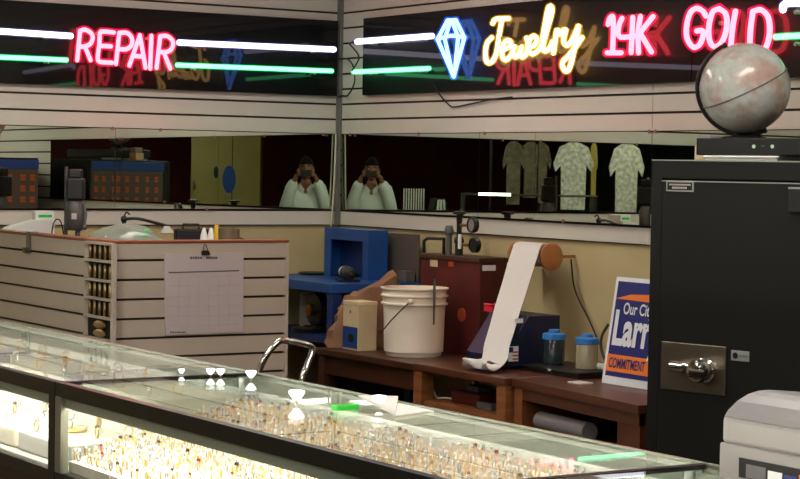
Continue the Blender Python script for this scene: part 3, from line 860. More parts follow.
# red machine
rm = thing('casting_machine', 'dark red metal machine with pipes and gauges on top, behind the bucket', 'machine', (-.14, -1.44, TZ))
RT = 1.165
ry1, ry0 = on_x(421, 256, -.20).y, on_x(480, 262, -.20).y
MB().box((-.20, ry0, TZ), (-.055, ry1, RT - .02), ch=.004).build('cabinet', M['red'], rm, True)
MB().box((-.21, ry0 - .006, RT - .022), (-.05, ry1 + .006, RT), ch=.004).build('top_plate', M['wood_dark'], rm, True)
a = on_y(489, 268, ry0 - .001); MB().box((a.x - .035, ry0 - .0025, a.z - .012), (a.x + .035, ry0 + .0005, a.z + .012)).build('white_label', M['sign_white'], rm, True)
a = on_x(434, 263, -.201); MB().box((-.2025, a.y - .03, a.z - .016), (-.1995, a.y + .03, a.z + .016)).build('tan_label', M['beige'], rm, True)
a = on_x(451, 264, -.201); MB().box((-.2025, a.y - .018, a.z - .012), (-.1995, a.y + .018, a.z + .012)).build('orange_label', M['rust'], rm, True)
a = on_x(462, 315, -.201); MB().lathe([(.03, -.205), (.03, -.199)], (0, a.y, a.z), n=20, axis='X').build('round_plate', M['rust'], rm, True)
pa, pb, pcc, pd = on_x(424, 256, -.15), on_x(424, 241, -.15), on_x(428, 238, -.15), on_x(444, 239, -.15)
MB().tube([V((-.15, pa.y, RT - .002)), pb, pcc, pd, V((-.15, pd.y, RT - .002))], .008).build('handle', M['black'], rm, True)
a = on_x(459, 240, -.15)
MB().tube([V((-.15, a.y, RT)), V((-.15, a.y, RT + .06))], .018, n=12).ball((-.15, a.y, RT + .065), .024).tube([V((-.15, a.y, RT + .07)), V((-.15, a.y, 1.30)), V((-.15, a.y, 1.345))], [.012, .012, .016]).lathe([(.012, 1.345), (.03, 1.35), (.03, 1.358), (.012, 1.362)], (-.15, a.y, 0), n=16).build('valve_post', M['black'], rm, True)
b0 = on_x(449, 240, -.15)
MB().tube([V((-.15, b0.y, RT)), V((-.15, b0.y, RT + .09))], .014, n=12).lathe([(.02, RT + .09), (.024, RT + .10), (.015, RT + .13)], (-.15, b0.y, 0), n=14).build('pipe', M['grey_metal'], rm, True)
MB().box((-.168, a.y - .035, RT + .03), (-.160, a.y - .018, RT + .095)).build('white_tag', M['white'], rm, True)
for px, py in ((473, 225), (475, 245)):
    g0 = on_x(px, py, -.17)
    gg = MB().lathe([(.004, .012), (.034, .010), (.034, -.012), (.028, -.014), (.028, -.009)], (-.17, g0.y, g0.z), n=22, axis='X', cap=False).build('gauge', M['black'], rm, True)
    MB().lathe([(.001, -.008), (.028, -.008)], (-.17, g0.y, g0.z), n=22, axis='X', cap=False).build('dial', M['grey_md'] if py < 240 else M['black_matte'], gg, True)
    MB().tube([V((-.16, g0.y, g0.z)), V((-.15, a.y, g0.z - .005))], .007).build('gauge_pipe', M['brass'], gg, True)
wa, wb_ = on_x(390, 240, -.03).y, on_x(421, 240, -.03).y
solo(MB().box((-.05, wb_, BZ + .0005), (-.035, wa, 1.238), ch=.002), 'dark_wall_patch', M['rack_grey'], 'brown-grey patch darkening the wall between the blue hood and the red machine', 'board')  # thin brown-grey box that makes this stretch of wall darker
# small pale card behind bucket
a = on_x(405, 275, -.10)
solo(MB().box((-.115, max(a.y - .05, -.82), BZ + .0005), (-.065, a.y + .04, a.z + .02), ch=.003), 'grey_carton', M['grey_metal'], 'small grey carton on the blue bench, above the paper bag', 'carton')

# ------------------------------------------------------------------ wooden desks under the paper roll
DZ = .748
dl = thing('wooden_desk', 'open-fronted brown desk under the paper roll, next to the bucket table', 'desk', (-.36, -2.09, 0))
LY1, LY0 = -1.775, -2.425
MB().box((-.69, LY0, DZ - .03), (-.03, LY1, DZ), ch=.004).build('desk_top', M['wood_red'], dl, True)
MB().box((-.67, LY0 + .02, .575), (-.04, LY1 - .02, .60)).build('shelf', M['wood_light'], dl, True)
for x in (-.655, -.065):
    for y in (LY1 - .03, LY0 + .03): MB().box((x - .03, y - .03, 0), (x + .03, y + .03, DZ - .03)).build('leg', M['wood_light'] if x < -.5 else M['wood_red'], dl, True)
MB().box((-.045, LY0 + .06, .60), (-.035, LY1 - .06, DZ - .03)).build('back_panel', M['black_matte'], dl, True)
dr = thing('wooden_desk', 'long brown desk with deep shelf recess beside the safe', 'desk', (-.4, -2.9, 0))
RY1, RY0 = -2.435, -3.33
poly = [(-.03, RY1), (-.665, RY1), (-.775, -3.33), (-.03, -3.33)]
MB().prism(poly, DZ - .03, DZ, 'Z').build('desk_top', M['wood_red'], dr, True)
MB().prism([(-.63, RY1 - .01), (-.655, RY1 - .01), (-.762, RY0 + .01), (-.737, RY0 + .01)], DZ - .075, DZ - .03, 'Z').build('front_rail', M['wood_red'], dr, True)
MB().prism([(-.05, RY1 - .005), (-.655, RY1 - .005), (-.665, RY1 - .07), (-.05, RY1 - .07)], 0, DZ - .03, 'Z').build('side_panel', M['wood_light'], dr, True)
MB().prism([(-.05, RY0 + .16), (-.735, RY0 + .16), (-.757, RY0 + .01), (-.05, RY0 + .01)], 0, DZ - .03, 'Z').build('side_panel', M['wood_red'], dr, True)
MB().prism([(-.05, RY1 - .07), (-.65, RY1 - .07), (-.72, RY0 + .16), (-.05, RY0 + .16)], .54, .565, 'Z').build('shelf', M['wood_dark'], dr, True)
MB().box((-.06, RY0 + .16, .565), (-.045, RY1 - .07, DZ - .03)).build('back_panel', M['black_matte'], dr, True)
# things in the desks
a = on_x(475, 402, -.55)
solo(MB().box((-.60, a.y - .10, .601), (-.42, a.y + .10, .648), ch=.004), 'red_tin', M['red'], 'flat dark red tin on the shelf of the open-fronted desk', 'tin')
solo(MB().box((-.56, a.y - .03, .649), (-.48, a.y + .05, .672), ch=.004), 'grey_tin', M['grey_metal'], 'little grey tin resting on the flat red tin', 'tin')
a = on_x(475, 392, -.52); solo(MB().lathe([(.010, .6725), (.014, .675), (.014, .69), (.004, .70)], (-.52, a.y + .005, 0), n=12), 'brass_knob', M['brass'], 'tiny brass knob on the little grey tin', 'knob')
pts = [on_x(433, 390, -.62), on_x(437, 398, -.60), on_x(444, 403, -.58), on_x(453, 405, -.56)]
solo(MB().tube(smooth_path([V((p.x, p.y, max(.606, p.z))) for p in pts]), .004), 'white_cable', M['cord_white'], 'white cable curling at the end of the open-fronted desk', 'cable')
a = on_x(492, 407, -.60); solo(MB().box((-.64, a.y - .05, .601), (-.61, a.y + .05, .628), ch=.002), 'card_box', M['grey_metal'], 'flat grey card box in front of the flat red tin', 'box')
p, q2 = on_x(541, 407, -.62), on_x(590, 419, -.66)
zr = .60
solo(MB().tube([V((p.x, p.y, zr)), V((q2.x, q2.y, zr))], .034, n=18), 'paper_roll', M['grey_md'], 'grey roll of paper lying in the recess of the long desk', 'roll')
# paper roll holder on the wall
ph = thing('paper_roll_holder', 'wall-mounted wooden holder with round ends carrying a white paper roll', 'paper holder', (-.02, -1.83, 1.19))
PX_, PZ_ = -.105, 1.187
yl, yr = on_x(519, 254, PX_).y, on_x(551, 254, PX_).y
for y in (yl, yr): MB().lathe([(.052, -.010), (.058, -.006), (.058, .006), (.052, .010)], (PX_, y, PZ_), n=28, axis='Y').build('end_disc', M['wood_tan'], ph, True)
MB().tube([(PX_, yl, PZ_), (PX_, yr, PZ_)], .012).build('rod', M['wood_light'], ph, True)
for y in (yl, yr): MB().box((-.10, y - .006, PZ_ - .006), (.019, y + .006, PZ_ + .006)).build('bracket', M['wood_tan'], ph, True)
MB().lathe([(.014, yl - .014), (.046, yl - .014), (.046, yr + .014), (.014, yr + .014)], (PX_, 0, PZ_), n=28, axis='Y').build('roll', M['paper'], ph, True)
# paper hanging
ya_, yb_ = yl - .020, yr + .020
ctr = [(PX_ + .02, PZ_ + .049), (PX_ - .01, PZ_ + .055), (PX_ - .04, PZ_ + .045), (PX_ - .068, PZ_ + .018), (-.24, 1.138), (-.31, 1.064), (-.385, .986), (-.45, .912), (-.51, .842), (-.548, .795), (-.578, .764), (-.615, .756), (-.65, .762), (-.655, .785), (-.63, .790), (-.605, .778)]
yc0, yc1 = (yl + yr) / 2, on_x(486, 366, -.60).y
rp_ = random.Random(21)
hw0 = (yr - yl) / 2 - .018 if yr > yl else (yl - yr) / 2 - .018
rows = []
for i, (x, z) in enumerate(ctr):
    row = []
    tt = min(1.0, max(0.0, (-.145 - x) / .43))
    for j in range(9):
        t = j / 8
        wv = (.008 * math.sin(i * 1.7 + t * 7) * (i - 8) / 5 + rp_.uniform(-.009, .009)) if i > 8 else rp_.uniform(-.0015, .0015)
        yy = yc0 + (yc1 - yc0) * tt + hw0 * (1 - .12 * tt) * (1 - 2 * t)
        row.append(V((x + wv, yy, max(z + abs(wv) * .7, DZ + .004))))
    rows.append(row)
rows2 = []
for j in range(9):
    for_i = smooth_path([rows[i][j] for i in range(len(rows))], 3)
    rows2.append([V((p.x, p.y, max(p.z, DZ + .002))) for p in for_i])
MB().sheet(rows2, .0012).build('hanging_paper', M['paper'], ph, True)
# navy machine with slanted face
nv = thing('sloping_console', 'dark navy bench machine with sloping face, under the hanging paper', 'machine', (-.4, -2.15, DZ))
ny1, ny0 = -1.90, -2.20
NX = on_z(505, 367, DZ).x
prof = [(-.50, DZ + .012), (-.50, DZ + .055), (-.385, DZ + .212), (-.23, DZ + .212), (-.23, DZ + .012)]
a = on_z(506, 367, DZ + .012); off = V((0, 0, 0))
nyf = on_x(505, 367, -.50).y
ny0, ny1 = nyf, nyf + .27
MB().prism(prof, ny0, ny1, 'Y').build('casing', M['navy'], nv, True)
sl_ = MB()
fx = [(-.503, DZ + .052), (-.388, DZ + .215), (-.383, DZ + .213), (-.498, DZ + .050)]
sl_.prism(fx, ny0 + .02, ny1 - .02, 'Y'); sl_.build('front_plate', M['navy_face'], nv, True)
a1, a2 = on_y(511, 348, ny0 - .001), on_y(521, 360, ny0 - .001)
fl = MB().box((a1.x - .012, ny0 - .002, a2.z - .004), (a1.x + .036, ny0, a1.z + .006)).build('flag_sticker', M['sign_white'], nv, True)
st = MB()
for i in range(3): st.box((a1.x + .008, ny0 - .003, a2.z + .002 + i * .014), (a1.x + .034, ny0 - .002, a2.z + .008 + i * .014))
st.build('red_stripes', M['rust'], fl, True)
MB().box((a1.x - .010, ny0 - .003, a1.z - .018), (a1.x + .010, ny0 - .002, a1.z + .003)).build('blue_corner', M['sign_navy'], fl, True)
a1 = on_y(519, 321, ny0 - .001)
MB().box((a1.x - .020, ny0 - .002, a1.z - .008), (a1.x + .020, ny0, a1.z + .010)).build('white_label', M['sign_white'], nv, True)
for x in (-.47, -.26):
    for y in (ny0 + .03, ny1 - .03): MB().lathe([(.012, DZ), (.012, DZ + .012)], (x, y, 0), n=10).build('foot', M['black'], nv, True)
a = on_x(482, 314, -.50)
ryb = on_x(483, 312, -.36).y
solo(MB().box((-.38, ryb - .04, DZ + .213), (-.33, min(ryb + .03, ny1 - .002), DZ + .240), ch=.005), 'red_button_box', M['red_bright'], 'bright red plastic box on the navy sloping machine', 'box')
# jars on black tray
a, b2 = on_z(571, 374, DZ), on_z(598, 374, DZ)
JX = -.33
jt = thing('black_tray', 'flat black plastic tray holding two blue-lidded jars', 'tray', (JX, on_x(573, 368, JX).y, DZ))
t0, t1 = on_x(546, 362, JX).y, on_x(601, 372, JX).y
MB().box((JX - .11, t1, DZ), (JX + .10, t0, DZ + .012), ch=.003).box((JX - .115, t1 - .004, DZ + .012), (JX + .105, t0 + .004, DZ + .026), ch=.004).build('tray_body', M['black'], jt, True)
MB().box((JX - .117, (t0 + t1) / 2 - .01, DZ + .016), (JX - .114, (t0 + t1) / 2 + .01, DZ + .022)).build('badge', M['ink_faint'], jt, True)
for px, mt_, lb_ in ((554, 'jar_dark', 'dark jar with blue lid on the black tray, nearer the navy machine'), (587, 'jar_pale', 'cloudy pale jar with blue lid on the black tray, nearer the sign')):
    y = on_x(px, 350, JX).y
    j = thing('lidded_jar', lb_, 'jar', (JX, y, DZ + .026))
    MB().lathe([(.040, 0), (.044, .004), (.044, .096), (.036, .106), (.036, .110)], n=22).build('jar_body', M[mt_], j)
    MB().lathe([(.046, .100), (.048, .102), (.047, .121), (.043, .124), (.024, .126), (.023, .138), (.018, .140)], n=22).build('lid', M['teal_lid'], j)
a = on_x(598, 354, JX + .03)
solo(MB().tube([V((JX + .03, a.y + .006, DZ + .040)), V((JX + .03, a.y - .045, DZ + .040))], .013, n=12), 'white_tube', M['white'], 'white plastic tube lying at the tray end beside the sign', 'tube')
# wall cord and black hose
solo(MB().tube(smooth_path([V((PX_ + .09, yr - .02, PZ_ - .01)), on_x(575, 290, -.008), on_x(590, 322, -.008), on_x(600, 345, -.012)]), .0035), 'cord', M['cable'], 'dark cord running down the wall from the paper holder to the sign', 'cord')
solo(MB().tube(smooth_path([on_x(608, 325, -.10), on_x(602, 336, -.16), on_x(601, 348, -.2), on_x(606, 362, -.22), V((-.22, on_x(612, 370, -.22).y, DZ + .01))]), .006), 'hose', M['cable'], 'black hose curling behind the blue and orange sign', 'hose')

# campaign sign leaning back on the desk
s0 = on_z(601.5, 383, DZ + .002)
sx, sy = s0.x, s0.y
s1 = on_x(648, 391, sx)
topv = None
HS = .405; lean = math.radians(9)
ups = V((math.sin(lean), 0, math.cos(lean))); along = V((0, -1, 0)); nrm = V((-math.cos(lean), 0, math.sin(lean)))
sn = thing('yard_sign', 'blue, white and orange campaign sign leaning beside the safe', 'sign', (sx, sy, DZ))
def spt(u, v, w=0.0): return V((sx, sy, DZ + .004)) + along * u + ups * v + nrm * w
def srect(u0, v0, u1, v1, w, t=.001, dv=0):
    q = MB(); c4 = [(u0, v0), (u1, v0), (u1, v1 + dv), (u0, v1)]
    vs = [spt(u, v, w) for u, v in c4] + [spt(u, v, w - t) for u, v in c4]
    return q.add(vs, [(0, 1, 2, 3), (7, 6, 5, 4), (0, 4, 5, 1), (1, 5, 6, 2), (2, 6, 7, 3), (3, 7, 4, 0)])
WS = .50
srect(0, 0, WS, HS, 0, .006).build('board', M['sign_white'], sn, True)
srect(.016, .030, WS - .016, HS - .016, .0015).build('blue_field', M['sign_navy'], sn, True)
w_ = MB(); tri = [(.016, .322), (.30, .318), (.30, .352), (.10, .342)]
vs = [spt(u, v, .003) for u, v in tri] + [spt(u, v, .002) for u, v in tri]
w_.add(vs, [(0, 1, 2, 3), (7, 6, 5, 4), (0, 4, 5, 1), (1, 5, 6, 2), (2, 6, 7, 3), (3, 7, 4, 0)]); w_.build('orange_wedge', M['sign_orange'], sn, True)
bar = srect(.016, .048, WS - .016, .112, .003).build('orange_bar', M['sign_orange'], sn, True)
def stext(txt, u, v, size, sx_, bold, mat_, name, par, w=.0045):
    vs, fs = text_mesh(txt, size, bold)
    q = MB(); q.add([spt(u + p.x * sx_, v + p.y, w) for p in vs], fs)
    q.build(name, M[mat_], par, True)
stext('Our City', .072, .268, .060, .78, .0012, 'sign_white', 'lettering', sn)
stext('Larry', .026, .152, .180, .72, .006, 'sign_white', 'lettering', sn)
stext('COMMITMENT', .030, .063, .052, .62, .001, 'sign_navy', 'lettering', bar)
a = on_z(590, 384, DZ + .001)
solo(MB().box((sx - .10, sy + .00, DZ + .0005), (sx - .04, sy + .08, DZ + .005)), 'paper_slip', M['paper'], 'white paper slip on the desk at the foot of the sign', 'paper')

# ------------------------------------------------------------------ safe
SA = at_t(654.5, 159.6, 6.5)
SH = SA.z
ang = math.radians(-13.5)
fd = V((-math.sin(ang), -math.cos(ang), 0))     # along the front, away from the corner
fd = V((.233, -.972, 0)).normalized(); bd = V((.972, .233, 0)).normalized()   # back into the safe
rzs = math.atan2(fd.y, fd.x)
sf = thing('safe', 'tall black steel safe with chrome handle, globe standing on top', 'safe', (SA.x, SA.y, 0), rzs)
# local: x along front, y = towards the back (+y local)
sgn = 1
SW, SD = .80, .74
MB().box((0, .012, .04), (SW, SD, SH), ch=.004).build('body', M['safe'], sf)
fm = MB().box((0, -.012, .04), (.042, .012, SH)).box((SW - .042, -.012, .04), (SW, .012, SH)).box((.042, -.012, SH - .06), (SW - .042, .012, SH)).box((.042, -.012, .04), (SW - .042, .012, .10))
fm.build('frame', M['safe'], sf)
MB().box((0.0, -.014, SH - .0035), (SW, -.011, SH + .0005)).build('top_edge', M['safe_edge'], sf)
dor = MB().box((.048, -.020, .105), (SW - .048, .010, SH - .066), ch=.003).build('door', M['safe'], sf)
MB().box((.048, -.0225, SH - .0705), (SW - .048, -.018, SH - .067)).build('door_edge', M['safe_edge'], dor)
def sfp(px, py, yl=-.02):
    """local (x, z) on the safe's front for a sight line"""
    d = ray(px, py); n = -bd; p0 = V((SA.x, SA.y, 0)) + bd * yl
    t = (p0 - CAM).dot(n) / d.dot(n); P = CAM + d * t
    return ((P - p0).dot(fd), P.z)
x0, z0 = sfp(667, 180.5); x1, z1 = sfp(694, 192)
bp = MB().box((x0, -.024, z1), (x1, -.020, z0), ch=.001).build('badge', M['safe_edge'], dor)
MB().box((x0 + .005, -.0245, z1 + .005), (x1 - .005, -.0238, z0 - .005)).build('badge_field', M['black_matte'], bp)
q = MB(); ux = x0 + .013; rr = random.Random(2)
while ux < x1 - .014:
    w = rr.uniform(.003, .006); q.box((ux, -.0255, z1 + .020), (ux + w, -.0245, z0 - .010)); ux += w + .0015
ux = x0 + .025
while ux < x1 - .026:
    w = rr.uniform(.002, .004); q.box((ux, -.0255, z1 + .009), (ux + w, -.0245, z1 + .016)); ux += w + .0015
q.build('lettering', M['ink_faint'], bp)
x0, z0 = sfp(662.5, 341); x1, z1 = sfp(726, 396)
pl = MB().box((x0, -.026, z1 + .0), (x1, -.020, z0 - .0), ch=.002).build('handle_plate', M['nickel'], dor)
hx, hz = sfp(707, 370)
MB().lathe([(.040, -.026), (.040, -.036), (.034, -.042), (.036, -.060), (.039, -.072), (.034, -.084), (.018, -.090)], (hx, 0, hz), n=28, axis='Y').build('hub', M['chrome'], pl)
tx, tz = sfp(673, 366, -.055)
MB().tube([V((hx - .01, -.056, hz)), V((tx + .055, -.058, tz + .006)), V((tx, -.058, tz))], [.015, .013, .012], n=14).lathe([(.018, tx - .004), (.018, tx + .045), (.013, tx + .05)], (0, -.058, tz), n=16, axis='X').build('lever', M['chrome'], pl)
for xx, zz in ((x0 + .012, z0 - .012), (x1 - .012, z0 - .012), (x0 + .012, z1 + .012), (x1 - .012, z1 + .012)):
    MB().lathe([(.006, -.0275), (.006, -.025)], (xx, 0, zz), n=10, axis='Y').build('screw', M['steel'], pl)
x0, z0 = sfp(731.5, 350); x1, z1 = sfp(749.5, 362)
lk = MB().box((x0, -.0225, z1), (x1, -.020, z0), ch=.001).build('lock_label', M['safe_edge'], dor)
MB().lathe([(.010, -.024), (.010, -.0222)], (x0 + .017, 0, (z0 + z1) / 2), n=16, axis='Y').build('keyhole', M['black'], lk)
MB().box((x0 + .03, -.0232, z1 + .012), (x1 - .006, -.0222, z0 - .012)).build('printed_panel', M['grey_md'], lk)
x0, z0 = sfp(792, 187); x1, z1 = sfp(806, 213)
MB().box((x0, -.040, z1), (x1 + .02, -.020, z0), ch=.003).build('hinge', M['black'], dor)
MB().box((x0, -.041, z0 - .006), (x1 + .02, -.022, z0)).build('hinge_cap', M['safe_edge'], dor)
for xx in (.06, SW - .06):
    for yy in (.07, SD - .06): MB().box((xx - .04, yy - .04, 0), (xx + .04, yy + .04, .04)).build('foot', M['black'], sf)

# board of tags hung on the safe's side that faces the corner
tbd = thing('tag_board', 'blue-topped board of orange tags on the side of the safe, seen mirrored', 'board', (SA.x, SA.y, SH - .50), rzs)
# local frame of the safe: x along its front, y into its depth; the board hangs on the x = 0 side
MB().box((-.022, .07, 0), (-.002, SD - .005, .485)).build('backing', M['rack_grey'], tbd)
MB().box((-.030, .065, .43), (-.0225, SD, .488), ch=.002).build('top_band', M['rack_blue'], tbd)
for u in (.13, .21, .30, .385, .47, .555, .64, .70):
    for v in (.375, .305, .235, .165, .095, .03):
        MB().box((-.0265, u - .016, v - .020), (-.0222, u + .016, v - .002)).build('orange_tag', M['orange_tag'], tbd)
        MB().box((-.0265, u - .016, v + .001), (-.0222, u + .016, v + .018)).build('orange_tag', M['orange_tag'], tbd) if v > .2 else None
# on top of the safe
def safe_pt(lx, ly, z=SH): return V((SA.x, SA.y, 0)) + fd * lx + bd * ly + V((0, 0, z))
def sfx(px, py, yl): return sfp(px, py, yl)[0]
xa, xb = sfx(705, 158, .05), sfx(777, 158, .05)
wt = thing('white_tray', 'flat white plastic tray under the black audio box on the safe', 'tray', safe_pt((xa + xb) / 2, .05 + .12), rzs)
hw = (xb - xa) / 2
MB().box((-hw, -.12, 0), (hw, .12, .010), ch=.003).box((-hw - .004, -.124, .008), (hw + .004, .124, .016), ch=.003).build('tray_body', M['white'], wt)
xa2, xb2 = sfx(701, 146, .055), .84
ab = thing('audio_box', 'black audio box with two small lights, on the safe under the globe', 'audio box', safe_pt((xa2 + xb2) / 2 - .02, .055 + .12, SH + .0165), rzs)
hw2 = (xb2 - xa2) / 2
MB().box((-hw2, -.12, 0), (hw2, .12, .056), ch=.004).build('case', M['black'], ab)
xo = (xa2 + xb2) / 2 - .02
for px in (754, 772.5):
    lx, lz = sfp(px, 146.5, .055)
    MB().lathe([(.006, -.1225), (.006, -.1195)], (lx - xo, 0, lz - SH - .0165), n=12, axis='Y').build('indicator_light', M['led'], ab)
lx, lz = sfp(763, 146, .055); MB().box((lx - xo - .006, -.1215, lz - SH - .018), (lx - xo + .006, -.1195, lz - SH - .014)).build('button', M['grey_metal'], ab)
# little plastic box beside audio box
c = safe_pt(sfx(699, 152, .08) - .0, .17)
lx = sfx(699, 150, .17)
q = thing('clear_box', 'small pale plastic box behind the left end of the audio box', 'box', safe_pt(lx - .02, .24), rzs)
MB().box((-.035, -.02, 0), (.03, .05, .05), ch=.004).build('base', M['beige'], q)
MB().box((-.02, -.018, .05), (.03, .045, .085), ch=.003).build('lid', M['grey_lt'], q)
# globe
GC = at_t(745, 88, 6.72)
GR = 45.0 * 6.72 / F_PX
BZT = SH + .0165 + .056
gl = thing('globe', 'desk globe in faded grey and rust tones, on top of the safe', 'globe', (GC.x, GC.y, BZT))
gm = bpy.data.materials.new('globe_map'); gm.use_nodes = True
nt = gm.node_tree; bs = nt.nodes['Principled BSDF']
tc = nt.nodes.new('ShaderNodeTexCoord'); nz = nt.nodes.new('ShaderNodeTexNoise'); nz.inputs['Scale'].default_value = 9.0; nz.inputs['Detail'].default_value = 9; nz.inputs['Roughness'].default_value = .62
nz2 = nt.nodes.new('ShaderNodeTexNoise'); nz2.inputs['Scale'].default_value = 40; nz2.inputs['Detail'].default_value = 4
r1 = nt.nodes.new('ShaderNodeValToRGB'); r1.color_ramp.elements[0].position = .44; r1.color_ramp.elements[1].position = .60
r1.color_ramp.elements[0].color = lin((184, 187, 182)); r1.color_ramp.elements[1].color = lin((178, 150, 140))
r2 = nt.nodes.new('ShaderNodeValToRGB'); r2.color_ramp.elements[0].color = (.55, .55, .55, 1); r2.color_ramp.elements[1].color = (1.15, 1.12, 1.1, 1)
mx = nt.nodes.new('ShaderNodeMix'); mx.data_type = 'RGBA'; mx.blend_type = 'MULTIPLY'; mx.inputs[0].default_value = .8
nt.links.new(tc.outputs['Object'], nz.inputs['Vector']); nt.links.new(tc.outputs['Object'], nz2.inputs['Vector'])
nt.links.new(nz.outputs['Fac'], r1.inputs['Fac']); nt.links.new(nz2.outputs['Fac'], r2.inputs['Fac'])
nt.links.new(r1.outputs['Color'], mx.inputs[6]); nt.links.new(r2.outputs['Color'], mx.inputs[7]); nt.links.new(mx.outputs[2], bs.inputs['Base Color'])
bs.inputs['Roughness'].default_value = .22
gloc = GC - V((GC.x, GC.y, BZT))
q = MB(); q.ball(gloc, GR, n=48); so = q.build('sphere', gm, gl)
# axis tilted in the picture plane: equator rises to the right; axis leans left at top
tilt_a = math.radians(26)
rI, uI, fI = CR, CU, CF
axis = (uI * math.cos(tilt_a) - rI * math.sin(tilt_a) + fI * -.10).normalized()
e1 = axis.orthogonal().normalized(); e2 = axis.cross(e1)
eq = [gloc + (e1 * math.cos(2 * PI * i / 64) + e2 * math.sin(2 * PI * i / 64)) * (GR + .0003) for i in range(64)]
MB().tube(eq, .0025, n=5, closed=True).build('equator_line', M['ink'], so)
# meridian arm: half ring on the side away from the signs
side = (-rI * math.cos(tilt_a) - uI * math.sin(tilt_a)).normalized()
side = (side * .95 + fI * .30).normalized(); side = (side - axis * side.dot(axis)).normalized()
arc = [gloc + (axis * math.cos(PI * i / 28) + side * math.sin(PI * i / 28)) * (GR + .0085) for i in range(29)]
mm = MB(); mm.tube(arc, .0075, n=8); mm.build('meridian_arm', M['black'], gl)
for s3 in (1, -1): MB().lathe([(.008, -.004), (.008, .012), (.003, .016)], (0, 0, 0), n=12).build('pole_pin', M['black'], gl).matrix_local = Matrix.Translation(gloc + axis * s3 * (GR + .002)) @ V((0, 0, 1)).rotation_difference(axis * s3).to_matrix().to_4x4()
bt = gloc.z - GR
MB().lathe([(.085, 0), (.085, .006), (.070, .012), (.030, .016), (.014, max(.02, bt - .012))], (0, 0, 0), n=30).tube([V((0, 0, .012)), arc[22] * 1.0], .010).build('base', M['black'], gl)

# ------------------------------------------------------------------ glass showcases
CX0, CX1, CT = -3.187, -2.615, 1.0
def showcase(y0, y1, label, post_mats, black_front=True):
    """y0 < y1; front on the x = CX0 side"""
    s = thing('glass_showcase', label, 'showcase', ((CX0 + CX1) / 2, (y0 + y1) / 2, 0))
    a = MB()
    a.box((CX0, y0, .965), (CX0 + .022, y1, CT))                                   # front top rail
    a.box((CX0, y0, .745), (CX0 + .03, y1, .775))                                   # front bottom rail
    a.build('front_frame', M['case_black'], s, True)
    MB().box((CX1 - .012, y0, .982), (CX1, y1, CT + .001)).build('rear_rail', M['case_silver'], s, True)
    for yy, k in ((y0, 0), (y1, 1)):
        d = .006 if k == 0 else -.006
        ya, yb = min(yy, yy + d), max(yy, yy + d)
        MB().box((CX0 + .022, ya, .991), (CX1 - .012, yb, CT)).build('end_rail', M['case_black'], s, True)
        pd = .036 if k == 0 else -.036
        MB().box((CX0 - .001, min(yy, yy + pd), .775), (CX0 + .02, max(yy, yy + pd), .9655)).build('post', post_mats[k], s, True)
        MB().box((CX1 - .02, ya, .775), (CX1, yb, .982)).build('post', M['case_silver'], s, True)
        MB().box((CX0 + .02, ya + .001, .775), (CX1 - .02, ya + .005, .990)).build('end_glass', M['glass'], s, True)
    MB().box((CX0 + .022, y0 + .006, CT - .007), (CX1 - .012, y1 - .006, CT - .001)).build('top_glass', M['glass_top'], s, True)
    MB().box((CX0 + .004, y0 + .014, .775), (CX0 + .009, y1 - .014, .965)).build('front_glass', M['glass'], s, True)
    MB().box((CX1 - .016, y0 + .02, .775), (CX1 - .008, y1 - .02, .982)).build('back_panel', M['case_back'], s, True)
    MB().box((CX0 + .03, y0 + .02, .745), (CX1 - .02, y1 - .02, .775)).build('deck', M['pad_grey'], s, True)
    MB().box((CX0 + .012, y0 + .015, .938), (CX0 + .016, y1 - .015, .966)).build('lamp_or_fill_housing', M['case_housing'], s, True)
    MB().tube([(CX0 + .036, y0 + .05, .957), (CX0 + .036, y1 - .05, .957)], .008, n=10).build('lamp_tube', M['case_light'], s, True)
    MB().box((CX1 - .046, y0 + .015, .960), (CX1 - .043, y1 - .015, .990)).build('lamp_or_fill_housing', M['case_housing'], s, True)  # added lip that keeps the rear fill tube out of sight
    MB().tube([(CX1 - .030, y0 + .05, .972), (CX1 - .030, y1 - .05, .972)], .006, n=10).build('lamp_tube', M['case_fill_rear'], s, True)  # added fill tube lighting the rear rows of rings
    MB().box((CX0 + .01, y0, .08), (CX1, y1, .745)).box((CX0 + .05, y0 + .02, 0), (CX1 - .03, y1 - .02, .08)).build('base_cabinet', M['case_base'], s, True)
    MB().box((CX0 + .004, y0 + .01, .69), (CX0 + .011, y1 - .01, .705)).build('trim_strip', M['brass'], s, True)
    return s
YJ = -3.975
showcase(YJ + .003, -.62 - 1.2 + .0, 'glass jewellery showcase beside the long side of the slatted booth, before the silver post', [M['case_black'], M['case_black']])
showcase(-5.765, YJ - .003, 'long glass showcase packed with gold rings, in front of the desks', [M['case_black'], M['case_silver']])
showcase(-7.45, -5.771, 'glass showcase carrying the pale grey printer', [M['case_black'], M['case_black']])

